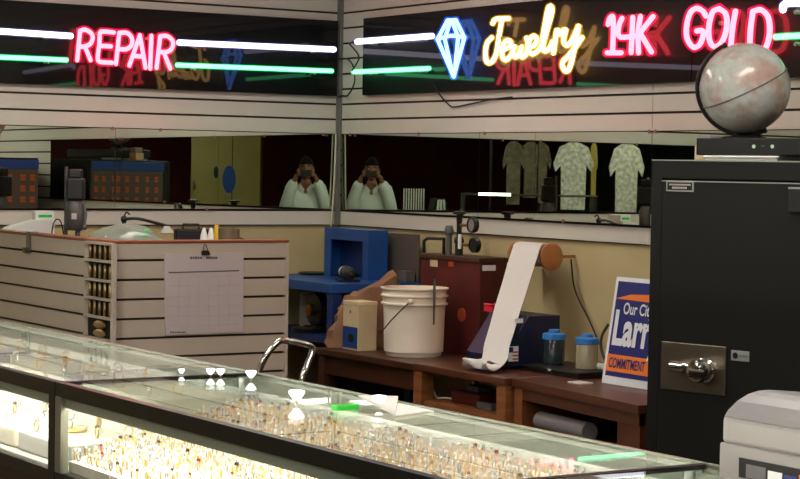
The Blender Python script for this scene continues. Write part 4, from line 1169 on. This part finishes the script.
# sloping jewellery trays of the long showcase and the rings in them
RX0, RX1, RZ0, RZ1 = CX0 + .026, CX1 - .050, .800, .925
def ramp_z(x): return RZ0 + (RZ1 - RZ0) * (x - RX0) / (RX1 - RX0)
NTY, NTX = 7, 2
ty0, ty1 = -5.735, YJ - .018
tp = {}
sl_ang = math.atan2(RZ1 - RZ0, RX1 - RX0)
ntray = 0
tray_w = (ty1 - ty0) / NTY
def ring_mesh(metal, stone):
    q = MB(); torus(q, (0, 0, .0105), .0090, .0017, 'Y', 12, 5, 0)
    q.ball((0, 0, .0210), .0042, 1, n=6, sc=(1.1, 1.1, .8))
    return q.mesh('ring', [M[metal], M[stone]])
KINDS = [('gold', 'gem_white', 'small gold ring with a clear stone standing in the sloping trays', 'gold rings with clear stones'),
         ('silver', 'gem_white', 'small silver ring with a clear stone standing in the sloping trays', 'silver rings with clear stones'),
         ('rose', 'gem_red', 'small rose gold ring with a red stone standing in the sloping trays', 'rose gold rings with red stones'),
         ('gold', 'gem_dark', 'small gold ring with a dark stone standing in the sloping trays', 'gold rings with dark stones')]
RM = [ring_mesh(a, b_) for a, b_, _, _ in KINDS]
for i in range(NTY):
    for j in range(NTX):
        x0 = RX0 + (RX1 - RX0) * j / NTX + .004; x1 = RX0 + (RX1 - RX0) * (j + 1) / NTX - .004
        y0 = ty0 + tray_w * i + .004; y1 = y0 + tray_w - .008
        q = MB()
        vs = []
        for x in (x0, x1):
            for y in (y0, y1): vs += [V((x, y, .776)), V((x, y, ramp_z(x)))]
        q.add(vs, [(0, 1, 3, 2), (4, 6, 7, 5), (0, 4, 5, 1), (2, 3, 7, 6), (1, 5, 7, 3), (0, 2, 6, 4)])
        solo(q, 'ring_tray', M['pad'], ('cream sloping ring tray in the front row of the long showcase' if j == 0 else 'cream sloping ring tray in the back row of the long showcase'), 'ring tray', 'front row of ring trays' if j == 0 else 'back row of ring trays')
spots = []
rnd = random.Random(11)
for i in range(NTY):
    for j in range(NTX):
        x0 = RX0 + (RX1 - RX0) * j / NTX + .016; x1 = RX0 + (RX1 - RX0) * (j + 1) / NTX - .014
        y0 = ty0 + tray_w * i + .016; y1 = y0 + tray_w - .032
        nx, ny = 9, 9
        for a in range(nx):
            for b2 in range(ny):
                if rnd.random() < .06: continue
                x = x0 + (x1 - x0) * a / (nx - 1) + rnd.uniform(-.003, .003); y = y0 + (y1 - y0) * b2 / (ny - 1) + rnd.uniform(-.003, .003)
                spots.append((x, y, ramp_z(x) + .0015, rnd.choices([0, 1, 2, 3], [.58, .28, .05, .09])[0], rnd.uniform(-.5, .5), rnd.uniform(.85, 1.35)))
# those nearest to the viewer stand as single rings, the rest is one mass
spots.sort(key=lambda s: (V((s[0], s[1], s[2])) - CAM).length)
for (x, y, z, k, rot, sc) in spots[:215]:
    o = bpy.data.objects.new('ring', RM[k]); COL.objects.link(o)
    o.location = (x, y, z); o.rotation_euler = (0, 0, .9 + rot); o.scale = (sc, sc, sc)
    tag(o, KINDS[k][2], 'ring', KINDS[k][3])
q = MB()
for (x, y, z, k, rot, sc) in spots[215:]:
    R3 = Matrix.Translation((x, y, z)) @ Matrix.Rotation(.9 + rot, 4, 'Z') @ Matrix.Scale(sc, 4)
    t = MB(); torus(t, (0, 0, .0105), .0090, .0017, 'Y', 10, 4, [0, 1, 2, 0][k]); t.ball((0, 0, .0210), .0042, [3, 3, 4, 5][k], n=6)
    b0 = len(q.v); q.v += [R3 @ p for p in t.v]; q.f += [tuple(b0 + i for i in f) for f in t.f]; q.m += t.m; q.sm += t.sm
solo(q, 'massed_rings', [M['gold'], M['silver'], M['rose'], M['gem_white'], M['gem_red'], M['gem_dark']], 'mass of gold and silver rings filling the far trays of the long showcase', 'rings', None, 'stuff')

# left showcase: white pads with a few pieces
rnd = random.Random(4)
padp = []
n = 0
for i, (y0, y1) in enumerate(((-3.93, -3.58), (-3.55, -3.20), (-3.17, -2.82), (-2.79, -2.44), (-2.41, -2.06))):
    for j, (x0, x1, z) in enumerate(((CX0 + .06, CX0 + .28, .83), (CX0 + .30, CX1 - .065, .935))):
        solo(MB().box((x0, y0, .776), (x1, y1, z), ch=.006), 'display_pad', M['white'] if (i + j) % 2 == 0 else M['pad'], ('low' if j == 0 else 'raised') + ' pale display pad in the showcase beside the booth', 'display pad', ('low' if j == 0 else 'raised') + ' display pads beside the booth')
        for k in range(6):
            o = bpy.data.objects.new('ring', RM[rnd.choice([0, 0, 1, 3])]); COL.objects.link(o)
            x = x0 + .02 + (x1 - x0 - .04) * ((k % 3) / 2); y = y0 + .08 + (y1 - y0 - .16) * (k // 3)
            o.location = (x, y, z + .001); o.rotation_euler = (0, 0, rnd.uniform(0, 3)); o.scale = (1.5,) * 3
            tag(o, 'ring standing on a pale pad in the showcase beside the booth', 'ring', 'rings in the showcase beside the booth')
        if (i * 2 + j) % 3 == 0:
            q = MB(); torus(q, ((x0 + x1) / 2, (y0 + y1) / 2 + .06, z + .006), .032, .005, 'Z', 24, 6)
            solo(q, 'bracelet', M['gold'] if j == 0 else M['silver'], ('gold' if j == 0 else 'silver') + ' bangle lying on a pale pad beside the booth', 'bracelet', ('gold' if j == 0 else 'silver') + ' bangles beside the booth')
# third showcase pads
for i in range(5):
    y0 = -7.40 + i * .32
    solo(MB().box((CX0 + .06, y0, .776), (CX1 - .03, y0 + .30, .87), ch=.006), 'display_pad', M['pad'], 'cream display pad in the showcase under the printer', 'display pad', 'display pads under the printer')

# lamp reflections in the glass, modelled as glowing white cones
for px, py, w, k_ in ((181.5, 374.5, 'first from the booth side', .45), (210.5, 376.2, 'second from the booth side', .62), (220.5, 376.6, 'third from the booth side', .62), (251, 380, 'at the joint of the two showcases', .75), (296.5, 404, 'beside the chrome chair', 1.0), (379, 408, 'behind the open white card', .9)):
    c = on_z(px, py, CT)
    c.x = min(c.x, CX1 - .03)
    bl = thing('lamp_glint', 'small white cone built as a lamp bulb on the showcase glass, ' + w, 'glint', (c.x, c.y, CT))
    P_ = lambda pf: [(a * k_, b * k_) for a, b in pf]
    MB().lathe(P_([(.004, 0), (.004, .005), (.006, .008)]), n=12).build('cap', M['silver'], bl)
    MB().lathe(P_([(.006, .008), (.013, .017), (.019, .026), (.018, .031), (.008, .033)]), n=16).build('glint', M['glint_white'], bl)
# green case and open box
c = on_z(345, 410, CT)
solo(MB().box((c.x - .03, c.y - .014, CT), (c.x + .03, c.y + .014, CT + .012), ch=.003), 'green_case', M['green_bright'], 'little bright green case on the showcase glass beside the white box', 'case')
p1, p2, p3, p4 = on_z(358, 403, CT + .004), on_z(395, 416, CT + .004), on_z(434, 411, CT + .004), on_z(398, 403, CT + .004)
ob = thing('open_booklet', 'white folded card lying open on the showcase glass', 'card', (p1 + p2 + p3 + p4) / 4)
def quadp(a, b_, c, d, t=.004):
    q = MB(); up = V((0, 0, t)); vs = [a, b_, c, d, a + up, b_ + up, c + up, d + up]
    return q.add(vs, [(3, 2, 1, 0), (4, 5, 6, 7), (0, 1, 5, 4), (1, 2, 6, 5), (2, 3, 7, 6), (3, 0, 4, 7)])
dz = V((0, 0, CT + .0005 - p1.z))
c0, c1, c2, c3 = [V((p.x, p.y, CT + .0005)) for p in (p1, p2, p3, p4)]
quadp(c1, c2, c3, (c1 + c3) / 2 + (c0 - (c1 + c3) / 2) * .15).build('base_leaf', M['white'], ob, True)
quadp(c0 + V((0, 0, .018)), c1 + V((0, 0, .004)), (c1 + c3) / 2 + V((0, 0, .004)), c3 + V((0, 0, .016)), .004).build('raised_leaf', M['paper'], ob, True)

# ------------------------------------------------------------------ printer
c = on_z(718.5, 477, CT)
pr = thing('receipt_printer', 'pale grey desktop printer with curved lid on the showcase end', 'printer', (c.x, c.y, CT))
PL = .62
MB().box((0, -PL, 0), (.30, 0, .064), ch=.004).build('base', M['grey_lt'], pr)
pf = [(.006, .064), (.002, .070), (.002, .104), (.004, .110), (.30, .110), (.30, .064)]
MB().prism(pf, -PL + .008, -.008, 'Y').build('lower_cover', M['grey_lt'], pr)
arcp = [(.004, .111), (.010, .125), (.030, .148), (.055, .161), (.085, .166), (.30, .166), (.30, .111)]
arcp = [(.004, .111), (.012, .122), (.034, .138), (.060, .149), (.085, .154), (.11, .1545), (.20, .146), (.30, .132), (.30, .111)]
ld = MB().prism(arcp, -PL + .008, -.008, 'Y').build('lid', M['grey_md'], pr)
MB().box((.068, -.36, .150), (.090, -.20, .1565)).build('lid_slot', M['grey_metal'], ld)
sk = MB().box((-.002, -.34, .008), (.001, -.055, .043)).build('label_strip', M['black_matte'], pr)
xs = -.075
for w, m_, h in ((.05, 'ink', .016), (.035, 'sign_white', .012), (.03, 'sign_navy', .010), (.045, 'sign_orange', .015), (.04, 'sign_white', .014), (.04, 'ink', .016)):
    MB().box((-.003, xs - w, .010), (-.0018, xs, .010 + h + .008)).build('printed_picture', M[m_], sk); xs -= w + .006

# ------------------------------------------------------------------ chrome chair behind the showcase
p = [at_t(256, 392, 6.95), at_t(259, 372, 6.95), at_t(266, 356, 6.95), at_t(276, 344, 6.97), at_t(284, 340.5, 7.0), at_t(304, 344, 7.1), at_t(311.5, 347, 7.13), at_t(312, 352, 7.13), at_t(306, 368, 7.1), at_t(302, 384, 7.08)]
cb = (p[0] + p[-1]) / 2
chr_ = thing('tube_chair', 'chair with bent chrome tube back behind the showcase, in front of the booth', 'chair', (cb.x, cb.y, 0))
seat_z = .46
e0, e1 = V((p[0].x, p[0].y, seat_z)), V((p[-1].x, p[-1].y, seat_z))
MB().tube(smooth_path([e0] + p + [e1], 4), .0115, n=12).build('back_frame', M['chrome'], chr_, True)
sd_ = (e1 - e0); sd_.z = 0; wv = sd_.normalized(); dv = V((wv.y, -wv.x, 0))
cs = (e0 + e1) / 2 + dv * .20
q = MB(); cc = []
for a, b2 in ((-.19, -.19), (.19, -.19), (.19, .19), (-.19, .19)): cc.append(cs + wv * a + dv * b2)
q.add([V((k.x, k.y, seat_z - .02)) for k in cc] + [V((k.x, k.y, seat_z + .03)) for k in cc], [(3, 2, 1, 0), (4, 5, 6, 7), (0, 1, 5, 4), (1, 2, 6, 5), (2, 3, 7, 6), (3, 0, 4, 7)])
q.build('seat', M['black'], chr_, True)
for k in cc: MB().tube([V((k.x, k.y, seat_z - .02)), V((k.x, k.y, 0))], .011, n=10).build('leg', M['chrome'], chr_, True)

# ------------------------------------------------------------------ the shop behind the photographer, seen in the mirrors
def refl(px, py, s):
    """place in the room whose double reflection lies on the sight line at range s"""
    P = CAM + ray(px, py) * s
    a = 2 * (YAW * 2) * (1 if px < 340 else -1)
    a = -a if False else a
    x, y = P.x, P.y
    a = -a
    xr, yr_ = x * math.cos(a) - y * math.sin(a), x * math.sin(a) + y * math.cos(a)
    return V((-xr, -yr_, P.z + .0035 * (s - 10)))
def facing(a, b):
    d = (b - a); d.z = 0
    return d.length, math.atan2(d.y, d.x)
# yellow locker
a, b2 = refl(262, 170, 25.5), refl(193, 170, 25.5)
L_, rz_ = facing(a, b2)
lk2 = thing('yellow_locker', 'tall yellow locker with a round blue emblem, seen in the mirror', 'locker', (a.x, a.y, 0), rz_)
fs_ = 1 if (Matrix.Rotation(rz_, 3, 'Z') @ V((0, 1, 0))).y > 0 else -1
MB().box((0, -.2, 0), (L_, .2, 2.35), ch=.01).build('body', M['yellow_panel'], lk2)
def disc(px, py, rx, rz, m_, name):
    P = refl(px, py, 25.5); ux = (V((P.x, P.y, 0)) - V((a.x, a.y, 0))).length
    q = MB(); n = 28
    vs = [V((ux + rx * math.cos(2 * PI * i / n), fs_ * .205, P.z + rz * math.sin(2 * PI * i / n))) for i in range(n)]
    q.add(vs + [v - V((0, fs_ * .006, 0)) for v in vs], [tuple(range(n)), tuple(range(n, 2 * n))[::-1]] + [(i, i + n, (i + 1) % n + n, (i + 1) % n) for i in range(n)])
    return q.build(name, m_, lk2)
e_ = disc(231, 175, .085, .175, M['rack_blue'], 'blue_emblem')
disc(218, 168, .03, .075, M['navy'], 'dark_emblem')
MB().box((L_ * .40, fs_ * .2 - .004, .1), (L_ * .41, fs_ * .2 + .004, 2.3)).build('door_gap', M['black_matte'], lk2)
MB().tube([(L_ * .95, fs_ * .215, 1.45), (L_ * .95, fs_ * .215, 1.35)], .012).build('handle', M['steel'], lk2)
# clothes rail with shirts
S1 = 19.5
a, b2 = refl(500, 135, S1), refl(662, 135, S1)
L_, rz_ = facing(a, b2)
RZ_ = 1.93
cr_ = thing('clothes_rail', 'black clothes rail hung with shirts, seen in the right-hand mirrors', 'clothes rail', (a.x, a.y, 0), rz_)
cr_['label'] = 'black clothes rail hung with shirts, seen in the mirrors below the script'
MB().tube([(-.1, 0, RZ_), (L_ + .1, 0, RZ_)], .014).build('rail', M['black'], cr_)
for u in (-.08, L_ + .08): MB().tube([(u, 0, RZ_), (u, 0, .02)], .014).tube([(u, -.25, .02), (u, .25, .02)], .016).build('post', M['black'], cr_)
for px, m_, w, h, lb in ((514, 'cloth_brown', .085, .62, 'brown patterned shirt, first on the clothes rail'), (531, 'cloth_brown', .08, .55, 'brown patterned shirt, second on the clothes rail'), (549, 'cloth_brown', .09, .6, 'brown patterned shirt hanging beside the white patterned one'), (583, 'cloth_white', .155, .66, 'white shirt with dark curly pattern on the clothes rail'), (603, 'olive', .030, .6, 'narrow yellow scarf on the clothes rail'), (636, 'cloth_white', .135, .74, 'white speckled shirt at the end of the clothes rail')):
    c = refl(px, 160, S1)
    t = thing('hanging_shirt', lb, 'shirt' if w > .05 else 'scarf', (c.x, c.y, RZ_ - .03 - h), rz_)
    if w < .05: t.name = 'hanging_scarf'; ROOT[t.name] = ROOT.get('hanging_shirt', Matrix())
    prof = [(-w * .75, 0), (-w * .78, h * .5), (-w * .80, h * .66), (-w * 1.15, h * .56), (-w * 1.28, h * .68), (-w * .9, h * .93), (-w * .28, h), (w * .28, h), (w * .9, h * .93), (w * 1.28, h * .68), (w * 1.15, h * .56), (w * .80, h * .66), (w * .78, h * .5), (w * .75, 0)]
    q = MB(); q.prism(prof, -.035, .035, 'Y'); q.build('cloth', M[m_], t)
    MB().tube(smooth_path([(0, 0, h - .01), (0, 0, h + .025), (.015, 0, h + .045), (.03, 0, h + .03)]), .003).tube([(-w * .8, 0, h * .93), (0, 0, h - .01), (w * .8, 0, h * .93)], .004).build('hanger', M['steel'], t)
# dark counter with lit strip
S2 = 18.6
a, b2 = refl(462, 190, S2), refl(604, 195, S2)
L_, rz_ = facing(a, b2)
zc = refl(500, 190, S2).z
fs_ = 1 if (Matrix.Rotation(rz_, 3, 'Z') @ V((0, 1, 0))).y > 0 else -1
ct2 = thing('shelf_unit', 'dark shelf unit with a bright strip light, seen in the mirrors', 'shelf unit', (a.x, a.y, 0), rz_)
MB().box((0, -.2, zc - .02), (L_, .2, zc)).box((0, -.2, zc - .30), (L_, .2, zc - .28)).box((0, -.2, 0), (L_, .2, zc - .42)).box((0, -.2, zc - .42), (.03, .2, zc - .02)).box((L_ - .03, -.2, zc - .42), (L_, .2, zc - .02)).build('cabinet', M['black'], ct2)
MB().box((.15, fs_ * .205 - .006, zc - .018), (.45, fs_ * .205 + .006, zc + .006)).build('strip_light', M['tube_light'], ct2)
MB().box((.45, fs_ * .203 - .004, zc - .012), (L_, fs_ * .203 + .004, zc - .002)).build('metal_edge', M['chrome'], ct2)
rnd = random.Random(9)
Rz = Matrix.Rotation(rz_, 3, 'Z')
for i, w in enumerate(('first', 'second', 'third', 'fourth', 'fifth')):
    u = .2 + i * (L_ - .4) / 4
    P = V((a.x, a.y, 0)) + Rz @ V((u, 0, 0))
    h = rnd.uniform(.05, .12)
    solo(MB().lathe([(.04, zc - .279), (.05, zc - .27), (.05, zc - .279 + h), (.03, zc - .279 + h + .02)], (P.x, P.y, 0), n=14), 'shelf_jar', M[('steel', 'brass', 'jar_dark', 'silver', 'grey_metal')[i]], w + ' small metal pot from the lit end of the mirrored shelf unit', 'pot')
# white basket
c = refl(409, 200, 19)
wbk = thing('wire_basket', 'white wire basket at the end of the mirrored shelf unit', 'basket', (c.x, c.y, 0))
for k in range(9):
    x = -.11 + k * .0275
    MB().tube([(x, .1, .95), (x, .1, 1.42)], .006, n=6).build('wire', M['white'], wbk)
MB().box((-.12, -.1, .0), (.12, .09, 1.1)).build('body', M['black_matte'], wbk)
c = refl(439, 200, 18.9)
sb_ = thing('striped_bag', 'black and white striped bag beside the mirrored wire basket', 'bag', (c.x, c.y, .95))
MB().prism([(-.14, 0), (.14, 0), (.06, .38), (-.06, .38)], -.05, .05, 'Y').build('bag_body', M['black'], sb_)
for u in (-.07, 0.0, .07): MB().prism([(u - .018 - .02 * (u > 0), 0), (u + .018, 0), (u * .4 + .01, .37), (u * .4 - .01, .37)], -.053, .053, 'Y').build('white_stripe', M['white'], sb_)
solo(MB().box((c.x - .13, c.y - .12, 0), (c.x + .13, c.y + .12, .949), ch=.01), 'plinth', M['black_matte'], 'dark plinth under the striped bag, seen in the mirror', 'plinth')


# ------------------------------------------------------------------ photographer
def skin_mesh(nodes, edges, root, sub=2):
    bm = bmesh.new(); ly = bm.verts.layers.skin.verify(); vv = {}
    for k, (p, r) in nodes.items():
        v = bm.verts.new(p); rr = r if isinstance(r, tuple) else (r, r)
        v[ly].radius = rr; v[ly].use_root = (k == root); vv[k] = v
    for e in edges: bm.edges.new((vv[e[0]], vv[e[1]]))
    me = bpy.data.meshes.new('skeleton'); bm.to_mesh(me); bm.free()
    ob = bpy.data.objects.new('skeleton', me); COL.objects.link(ob)
    s = ob.modifiers.new('skin', 'SKIN'); s.use_smooth_shade = True
    u = ob.modifiers.new('sub', 'SUBSURF'); u.levels = sub; u.render_levels = sub
    bpy.context.view_layer.update()
    m2 = bpy.data.meshes.new_from_object(ob.evaluated_get(bpy.context.evaluated_depsgraph_get()))
    vs = [v.co.copy() for v in m2.vertices]; fs = [tuple(p.vertices) for p in m2.polygons]
    bpy.data.objects.remove(ob); bpy.data.meshes.remove(me); bpy.data.meshes.remove(m2)
    return vs, fs
# local frame: +y is where the photographer looks, the lens of the phone is at (0, PY, 1.55)
PY = .235
fl2 = V((math.sin(HEAD), math.cos(HEAD), 0))
base = V((CAM.x, CAM.y, 0)) - fl2 * (PY + .012)
pe = thing('person', 'person in a white open-collared shirt raising a phone to photograph', 'person', base, -HEAD)
HC = V((0, .03, 1.600))
N = {'pelvis': ((0, 0, .94), (.155, .115)), 'waist': ((0, .0, 1.06), (.145, .105)), 'chest': ((0, -.005, 1.24), (.155, .12)), 'upper': ((0, -.01, 1.36), (.135, .095)), 'neck0': ((0, 0, 1.43), .058), 'neck1': ((0, .02, 1.52), .055)}
E_ = [('pelvis', 'waist'), ('waist', 'chest'), ('chest', 'upper'), ('upper', 'neck0'), ('neck0', 'neck1')]
for s in (1, -1):
    t = 'R' if s > 0 else 'L'
    W = V((s * .105, PY - .045, 1.495))
    N.update({t + 'sh': ((s * .158, -.01, 1.385), .060), t + 'el': ((s * .213, .075, 1.155), .043), t + 'fo': ((s * .172, .13, 1.32), .036), t + 'wr': (W, .026), t + 'pa': ((s * .086, PY - .035, 1.545), (.030, .018)),
              t + 'hip': ((s * .095, 0, .86), .088), t + 'kn': ((s * .105, .02, .49), .058), t + 'ca': ((s * .108, -.005, .34), .055), t + 'an': ((s * .11, -.01, .09), .036), t + 'he': ((s * .11, .03, .045), .036), t + 'to': ((s * .12, .15, .03), .030)})
    E_ += [('upper', t + 'sh'), (t + 'sh', t + 'el'), (t + 'el', t + 'fo'), (t + 'fo', t + 'wr'), (t + 'wr', t + 'pa'), ('pelvis', t + 'hip'), (t + 'hip', t + 'kn'), (t + 'kn', t + 'ca'), (t + 'ca', t + 'an'), (t + 'an', t + 'he'), (t + 'he', t + 'to')]
vs, fs = skin_mesh(N, E_, 'pelvis')
body = MB().add(vs, fs, 0, True)
# fingers: own chains rooted in the palm, closing on the phone's ends
for s in (1, -1):
    for k, (dz, L1, r) in enumerate(((.034, .9, .0085), (.014, 1.0, .009), (-.006, .95, .0088), (-.024, .78, .0078))):
        z = 1.553 + dz
        n2 = {0: ((s * .088, PY - .036, z - .004), r), 1: ((s * (.078), PY - .004, z), r), 2: ((s * (.072 - .006 * k * .3), PY + .013, z + .001), r * .95), 3: ((s * (.072 - .020 * L1), PY + .014, z + .002), r * .85)}
        v2, f2 = skin_mesh(n2, [(0, 1), (1, 2), (2, 3)], 0, 1); body.add(v2, f2, 0, True)
    n2 = {0: ((s * .086, PY - .040, 1.530), .0105), 1: ((s * .066, PY - .030, 1.524), .0105), 2: ((s * .045, PY - .018, 1.535), .009)}
    v2, f2 = skin_mesh(n2, [(0, 1), (1, 2)], 0, 1); body.add(v2, f2, 0, True)
# head
hv, hf = [], []
n, k = 28, 20
for i in range(k + 1):
    th = PI * i / k
    for j in range(n):
        a = 2 * PI * j / n
        x, y, z = math.sin(th) * math.cos(a), math.sin(th) * math.sin(a), math.cos(th)
        wx = .074 * (1 - .22 * max(0, -z) ** 1.5); wy = .094 * (1 - .10 * max(0, -z))
        px, py_, pz = wx * x, wy * y, .118 * z
        if y > 0:
            nz = math.exp(-((x / .20) ** 2)) * math.exp(-(((pz + .018) / .026) ** 2)); py_ += .022 * nz
            py_ += .010 * math.exp(-((x / .35) ** 2)) * math.exp(-(((pz + .098) / .02) ** 2))
            for ex in (.42, -.42): py_ -= .010 * math.exp(-(((x - ex) / .22) ** 2)) * math.exp(-(((pz - .006) / .014) ** 2))
        hv.append(HC + V((px, py_, pz)))
for i in range(k):
    for j in range(n): hf.append((i * n + j, (i + 1) * n + j, (i + 1) * n + (j + 1) % n, i * n + (j + 1) % n))
body.add(hv, hf, 0, True)
for s in (1, -1): body.ball(HC + V((s * .076, -.008, -.004)), .026, n=10, sc=(.35, .6, 1.1))
bo_ = body.build('body', M['skin'], pe)
rmsh = bo_.modifiers.new('one_surface', 'REMESH'); rmsh.mode = 'VOXEL'; rmsh.voxel_size = .006; rmsh.use_smooth_shade = True
for s in (1, -1):
    ey = MB().ball(HC + V((s * .031, .0835, .006)), .0085, n=10).build('eye', M['white'], pe)
    MB().ball(HC + V((s * .031, .0885, .006)), .0060, n=8).build('iris', M['black'], ey)
    MB().tube([HC + V((s * .016, .092, .024)), HC + V((s * .032, .090, .028)), HC + V((s * .046, .078, .024))], .004, n=6).build('eyebrow', M['hair'], pe)
MB().tube([HC + V((-.024, .082, -.058)), HC + V((0, .090, -.056)), HC + V((.024, .082, -.058))], .0045, n=6).build('mouth', M['rose'] if False else M['gem_red'], pe)
# hair cap
q = MB(); vs, fs = [], []
for i in range(11):
    th = PI * .60 * i / 10
    for j in range(28):
        a = 2 * PI * j / 28
        y = math.sin(a); cut = 1.0 if y < .35 else .66
        t2 = th * cut
        vs.append(HC + V((.080 * math.sin(t2) * math.cos(a), .100 * math.sin(t2) * y - .004, .126 * math.cos(t2))))
for i in range(10):
    for j in range(28): fs.append((i * 28 + j, (i + 1) * 28 + j, (i + 1) * 28 + (j + 1) % 28, i * 28 + (j + 1) % 28))
q.add(vs, fs, 0, True); q.build('hair', M['hair'], pe)
# shirt with sleeves to the wrist, trousers, shoes
N2 = {'p0': ((0, 0, .78), (.178, .140)), 'p': ((0, 0, .92), (.172, .134)), 'w': ((0, 0, 1.06), (.165, .125)), 'c': ((0, -.005, 1.24), (.170, .138)), 'u': ((0, -.01, 1.36), (.142, .112)), 'n': ((0, 0, 1.425), (.080, .072)), 'n2': ((0, .006, 1.452), (.070, .066))}
E2 = [('p0', 'p'), ('p', 'w'), ('w', 'c'), ('c', 'u'), ('u', 'n'), ('n', 'n2')]
for s in (1, -1):
    t = 'R' if s > 0 else 'L'
    N2.update({t + 's': ((s * .160, -.01, 1.387), .076), t + 'm': ((s * .196, .035, 1.265), .064), t + 'e': ((s * .215, .075, 1.150), .066), t + 'f': ((s * .172, .13, 1.32), .066), t + 'w': ((s * .112, PY - .058, 1.488), .056)})
    E2 += [('u', t + 's'), (t + 's', t + 'm'), (t + 'm', t + 'e'), (t + 'e', t + 'f'), (t + 'f', t + 'w')]
vs, fs = skin_mesh(N2, E2, 'u')
sh_ = MB().add(vs, fs, 0, True).build('shirt', M['shirt'], pe)
for s in (1, -1): MB().prism([(s * .010, 1.39), (s * .062, 1.45), (s * .075, 1.405), (s * .03, 1.345)], .094, .108, 'Y').build('collar', M['shirt'], sh_)
MB().prism([(-.012, 1.345), (.012, 1.345), (.04, 1.44), (-.04, 1.44)], .060, .103, 'Y').build('open_neck', M['skin'], sh_)
N3 = {'p': ((0, 0, .92), (.160, .122)), 'w': ((0, 0, 1.04), (.150, .112))}; E3 = [('w', 'p')]
for s in (1, -1):
    t = 'R' if s > 0 else 'L'
    N3.update({t + 'h': ((s * .098, 0, .84), .102), t + 'k': ((s * .106, .015, .49), .074), t + 'a': ((s * .11, -.005, .08), .062)})
    E3 += [('p', t + 'h'), (t + 'h', t + 'k'), (t + 'k', t + 'a')]
vs, fs = skin_mesh(N3, E3, 'p'); MB().add(vs, fs, 0, True).build('trousers', M['trouser'], pe)
for s in (1, -1): MB().ball((s * .114, .055, .045), .05, n=16, sc=(1.0, 2.9, .88)).build('shoe', M['shoe'], pe)
# phone in the hands; its lens is the viewpoint
phn = thing('mobile_phone', 'black phone held up in front of the photographer\'s face', 'phone', base + fl2 * PY + V((0, 0, 1.55)), -HEAD)
MB().box((-.062, -.005, -.030), (.062, .005, .036), ch=.003).build('casing', M['black'], phn)
MB().box((-.056, -.0056, -.026), (.056, -.0048, .032)).build('screen', M['navy_face'], phn)
MB().lathe([(.007, .005), (.007, .0065), (.005, .0065)], (0, 0, 0), n=18, axis='Y').build('lens', M['jar_dark'], phn)


# ------------------------------------------------------------------ render look
w = bpy.data.worlds.new('world'); SC.world = w; w.use_nodes = True
w.node_tree.nodes['Background'].inputs[0].default_value = (.02, .02, .02, 1)
vs_ = SC.view_settings
SC.display_settings.display_device = 'sRGB'
vs_.view_transform = 'Standard'
vs_.look = 'None'
vs_.gamma = 1.0
vs_.use_curve_mapping = False
vs_.exposure = 0.0
SC.cycles.max_bounces = 14
SC.cycles.glossy_bounces = 8
SC.cycles.transparent_max_bounces = 24
SC.cycles.caustics_reflective = True
SC.cycles.sample_clamp_indirect = 6.0
